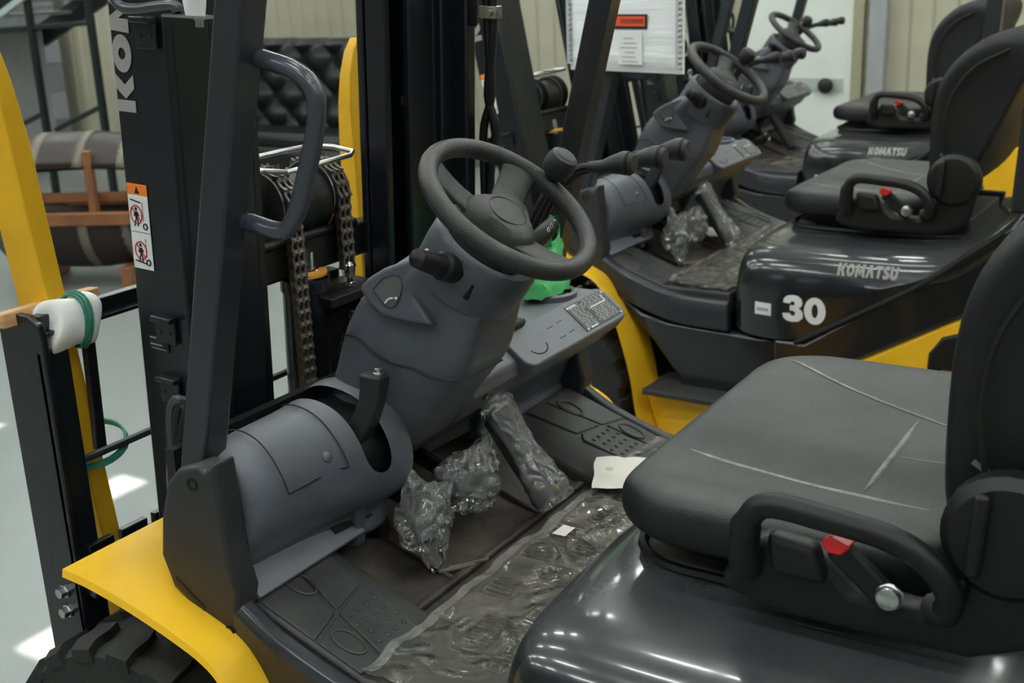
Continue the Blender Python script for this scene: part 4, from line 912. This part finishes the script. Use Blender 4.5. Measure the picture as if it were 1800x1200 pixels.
# bags over the pedals
def bag(name, c, rx, ry, rz, seed, tail, M3=None, n=48, k=36):
    vs = []; c = Vector(c)
    for i in range(k+1):
        ph = pi*i/k
        for j in range(n):
            th = 2*pi*j/n
            d = Vector((sin(ph)*cos(th), sin(ph)*sin(th), cos(ph)))
            cr = 1+.20*noise.noise(d*2.0+Vector((seed, 0, 0)))-.30*abs(noise.noise(d*3.1+Vector((0, seed, 0))))-.12*abs(noise.noise(d*8+Vector((0, seed, 3))))+.08
            p = Vector((d.x*rx, d.y*ry, d.z*rz))*cr
            for tv, tp_, wd in tail:
                tv = Vector(tv).normalized(); q = max(0, d.dot(tv)); p += tv*(tp_*q**wd)
            vs.append(c+p)
    fs = [(i*n+j, i*n+(j+1) % n, (i+1)*n+(j+1) % n, (i+1)*n+j) for i in range(k) for j in range(n)]
    return MB().add(vs, fs).build(name, BAG, None, ang=60, weld=True)
tag(bag('plastic_bag', (.185, .040, .800), .05, .060, .062, 1.1, (((.05, .35, 1), .05, 8), ((-.25, .0, -1), .05, 14), ((.0, -1, .35), .035, 14))), 'clear bag pulled over the small left pedal, point hanging down', 'plastic bag', 'clear bags on the pedals')
tag(bag('plastic_bag', (.195, -.124, .805), .05, .078, .062, 5.7, (((.1, -.9, .7), .05, 10), ((.1, .8, .55), .05, 12))), 'clear bag pulled over the wide middle pedal', 'plastic bag', 'clear bags on the pedals')
pb = []
for i in range(25):
    t = i/24; c = Vector((.085, -.268, .725)).lerp(Vector((.222, -.238, .955)), t)
    wd = .052*(1-.25*t)*(1+.10*sin(9*t)); hh = .026*(1+.3*sin(7*t+1))
    if t > .9: wd *= 1-(t-.9)*4; hh *= 1-(t-.9)*6
    pb.append([c+Vector((0, 1, 0))*(wd*cos(a)*(1+.10*noise.noise(Vector((a*2, t*9, 1)))))+Vector((-.8, 0, .55))*(hh*sin(a)*(1+.35*noise.noise(Vector((a*3, t*12, 5))))+.004*noise.noise(Vector((a*6, t*30, 2)))) for a in [2*pi*k/24 for k in range(24)]])
tag(MB().loft(pb).build('plastic_bag', BAG, None, ang=60), 'clear bag sleeved over the long accelerator pedal', 'plastic bag', 'clear bags on the pedals')
# green bag on the dash shelf
gv = []; gn, gk = 26, 18
for i in range(gk+1):
    for j in range(gn):
        t = i/gk; a = 2*pi*j/gn
        w_ = .082*(1-.2*t)*(1+.12*noise.noise(Vector((cos(a)*2, sin(a)*2, t*3)))); d_ = .045*(1-.6*t)
        gv.append((.290+d_*cos(a)+.012*noise.noise(Vector((a*3, t*5, 2))), -.585+w_*sin(a)+.014*noise.noise(Vector((a*2, t*6, 7))), 1.064+.125*t+.035*t*sin(a*1+2.4)*t+.01*noise.noise(Vector((a*4, t*3, 9)))))
gb = MB().add(gv, [(i*gn+j, i*gn+(j+1) % gn, (i+1)*gn+(j+1) % gn, (i+1)*gn+j) for i in range(gk) for j in range(gn)]+[list(range(gn))]).build('plastic_carrier', GREENB, None, ang=50)
tag(gb, 'crinkled bright green plastic bag on the dash shelf behind the wheel', 'plastic bag')
# foam-wrapped document packet hanging from the second forklift's guard
pk = empty('wrapped_packet', tuple(in2(.150, .47, 1.425)), RAD(-14)); pk.scale = (1.14, 1, 1)
tag(pk, 'flat white quilted packet with red and black labels hanging from a guard', 'packet')
q = MB(); nx_, nz_ = 22, 26; vs = []
for s in (1, -1):
    for j in range(nz_+1):
        for i in range(nx_+1):
            x = -.205+.41*i/nx_; z = .52*j/nz_; e = min(1, min(i, nx_-i, j, nz_-j)/2)
            vs.append((x, s*(.004+.012*e+.004*abs(sin(z*38))*e), z))
N1 = (nx_+1)*(nz_+1); fs = []
for s in (0, 1):
    fs += [(s*N1+j*(nx_+1)+i, s*N1+j*(nx_+1)+i+1, s*N1+(j+1)*(nx_+1)+i+1, s*N1+(j+1)*(nx_+1)+i) for j in range(nz_) for i in range(nx_)]
bd = [i for i in range(nx_+1)]+[j*(nx_+1)+nx_ for j in range(1, nz_+1)]+[nz_*(nx_+1)+i for i in range(nx_-1, -1, -1)]+[j*(nx_+1) for j in range(nz_-1, 0, -1)]
fs += [(a, b, N1+b, N1+a) for a, b in zip(bd, bd[1:]+bd[:1])]
q.add(vs, fs).build('wrap', PADW, pk)
for x in (-.198, .198): MB().prism([(x-.006+(.006 if k % 2 else 0), .02+.48*k/60) for k in range(61)]+[(x+.006, .50), (x+.006, .02)], 'y', -.008, .022).build('zip_edge', mat('zip_grey', (.45, .47, .48), .6), pk)
MB().box((.0, .022, .155), (.19, .002, .044)).build('black_label', INK, pk)
MB().box((.0, .0235, .156), (.178, .002, .030)).build('red_label', mat('label_red', (.78, .09, .03), .5), pk)
for k in range(7):
    MB().tube([(-.078+.0115*k+.004*cos(a), .0248, .156+.007*sin(a)) for a in [2*pi*j/10 for j in range(10)]], .0011, 4, closed=True).build('label_digit', INK, pk)
MB().box((-.035, .0225, .075), (.085, .002, .10)).build('paper_slip', WHITE, pk)
for k in range(6): MB().box((-.035+.004*(k % 2), .0240, .034+.014*k), (.06-.012*(k % 3), .001, .003)).build('slip_line', mat('grey_ink', (.35, .35, .38), .6), pk)
for x in (-.15, .15): MB().tube([(x, 0, .50), (x, -.02, .85)], .003, 6).build('cord', TWINE, pk)

# the second forklift has bags, film and paper too
T2 = F2.matrix_basis
def again(o, label, dx=0, dy=0, rz=0):
    c = o.copy(); COL.objects.link(c); c['label'] = label
    for ch_ in o.children:
        d = ch_.copy(); COL.objects.link(d); d.parent = c
    c.location = (DX+dx, DY+dy, 0); c.rotation_euler = (0, 0, RAD(-.97)+rz); return c
bags_ = [o for o in COL.objects if o.name.startswith('plastic_bag') and o.get('category') == 'plastic bag']
for o, l in zip(bags_, ('clear bag over the left pedal of the forklift numbered 30', 'clear bag over the middle pedal of the forklift numbered 30', 'clear bag over the accelerator of the forklift numbered 30')): again(o, l, -.01)
again(fs_, 'crumpled clear film over the floor of the forklift numbered 30')
again(ps, 'cream paper sheet on the floor of the forklift numbered 30', .03, .06, .3)
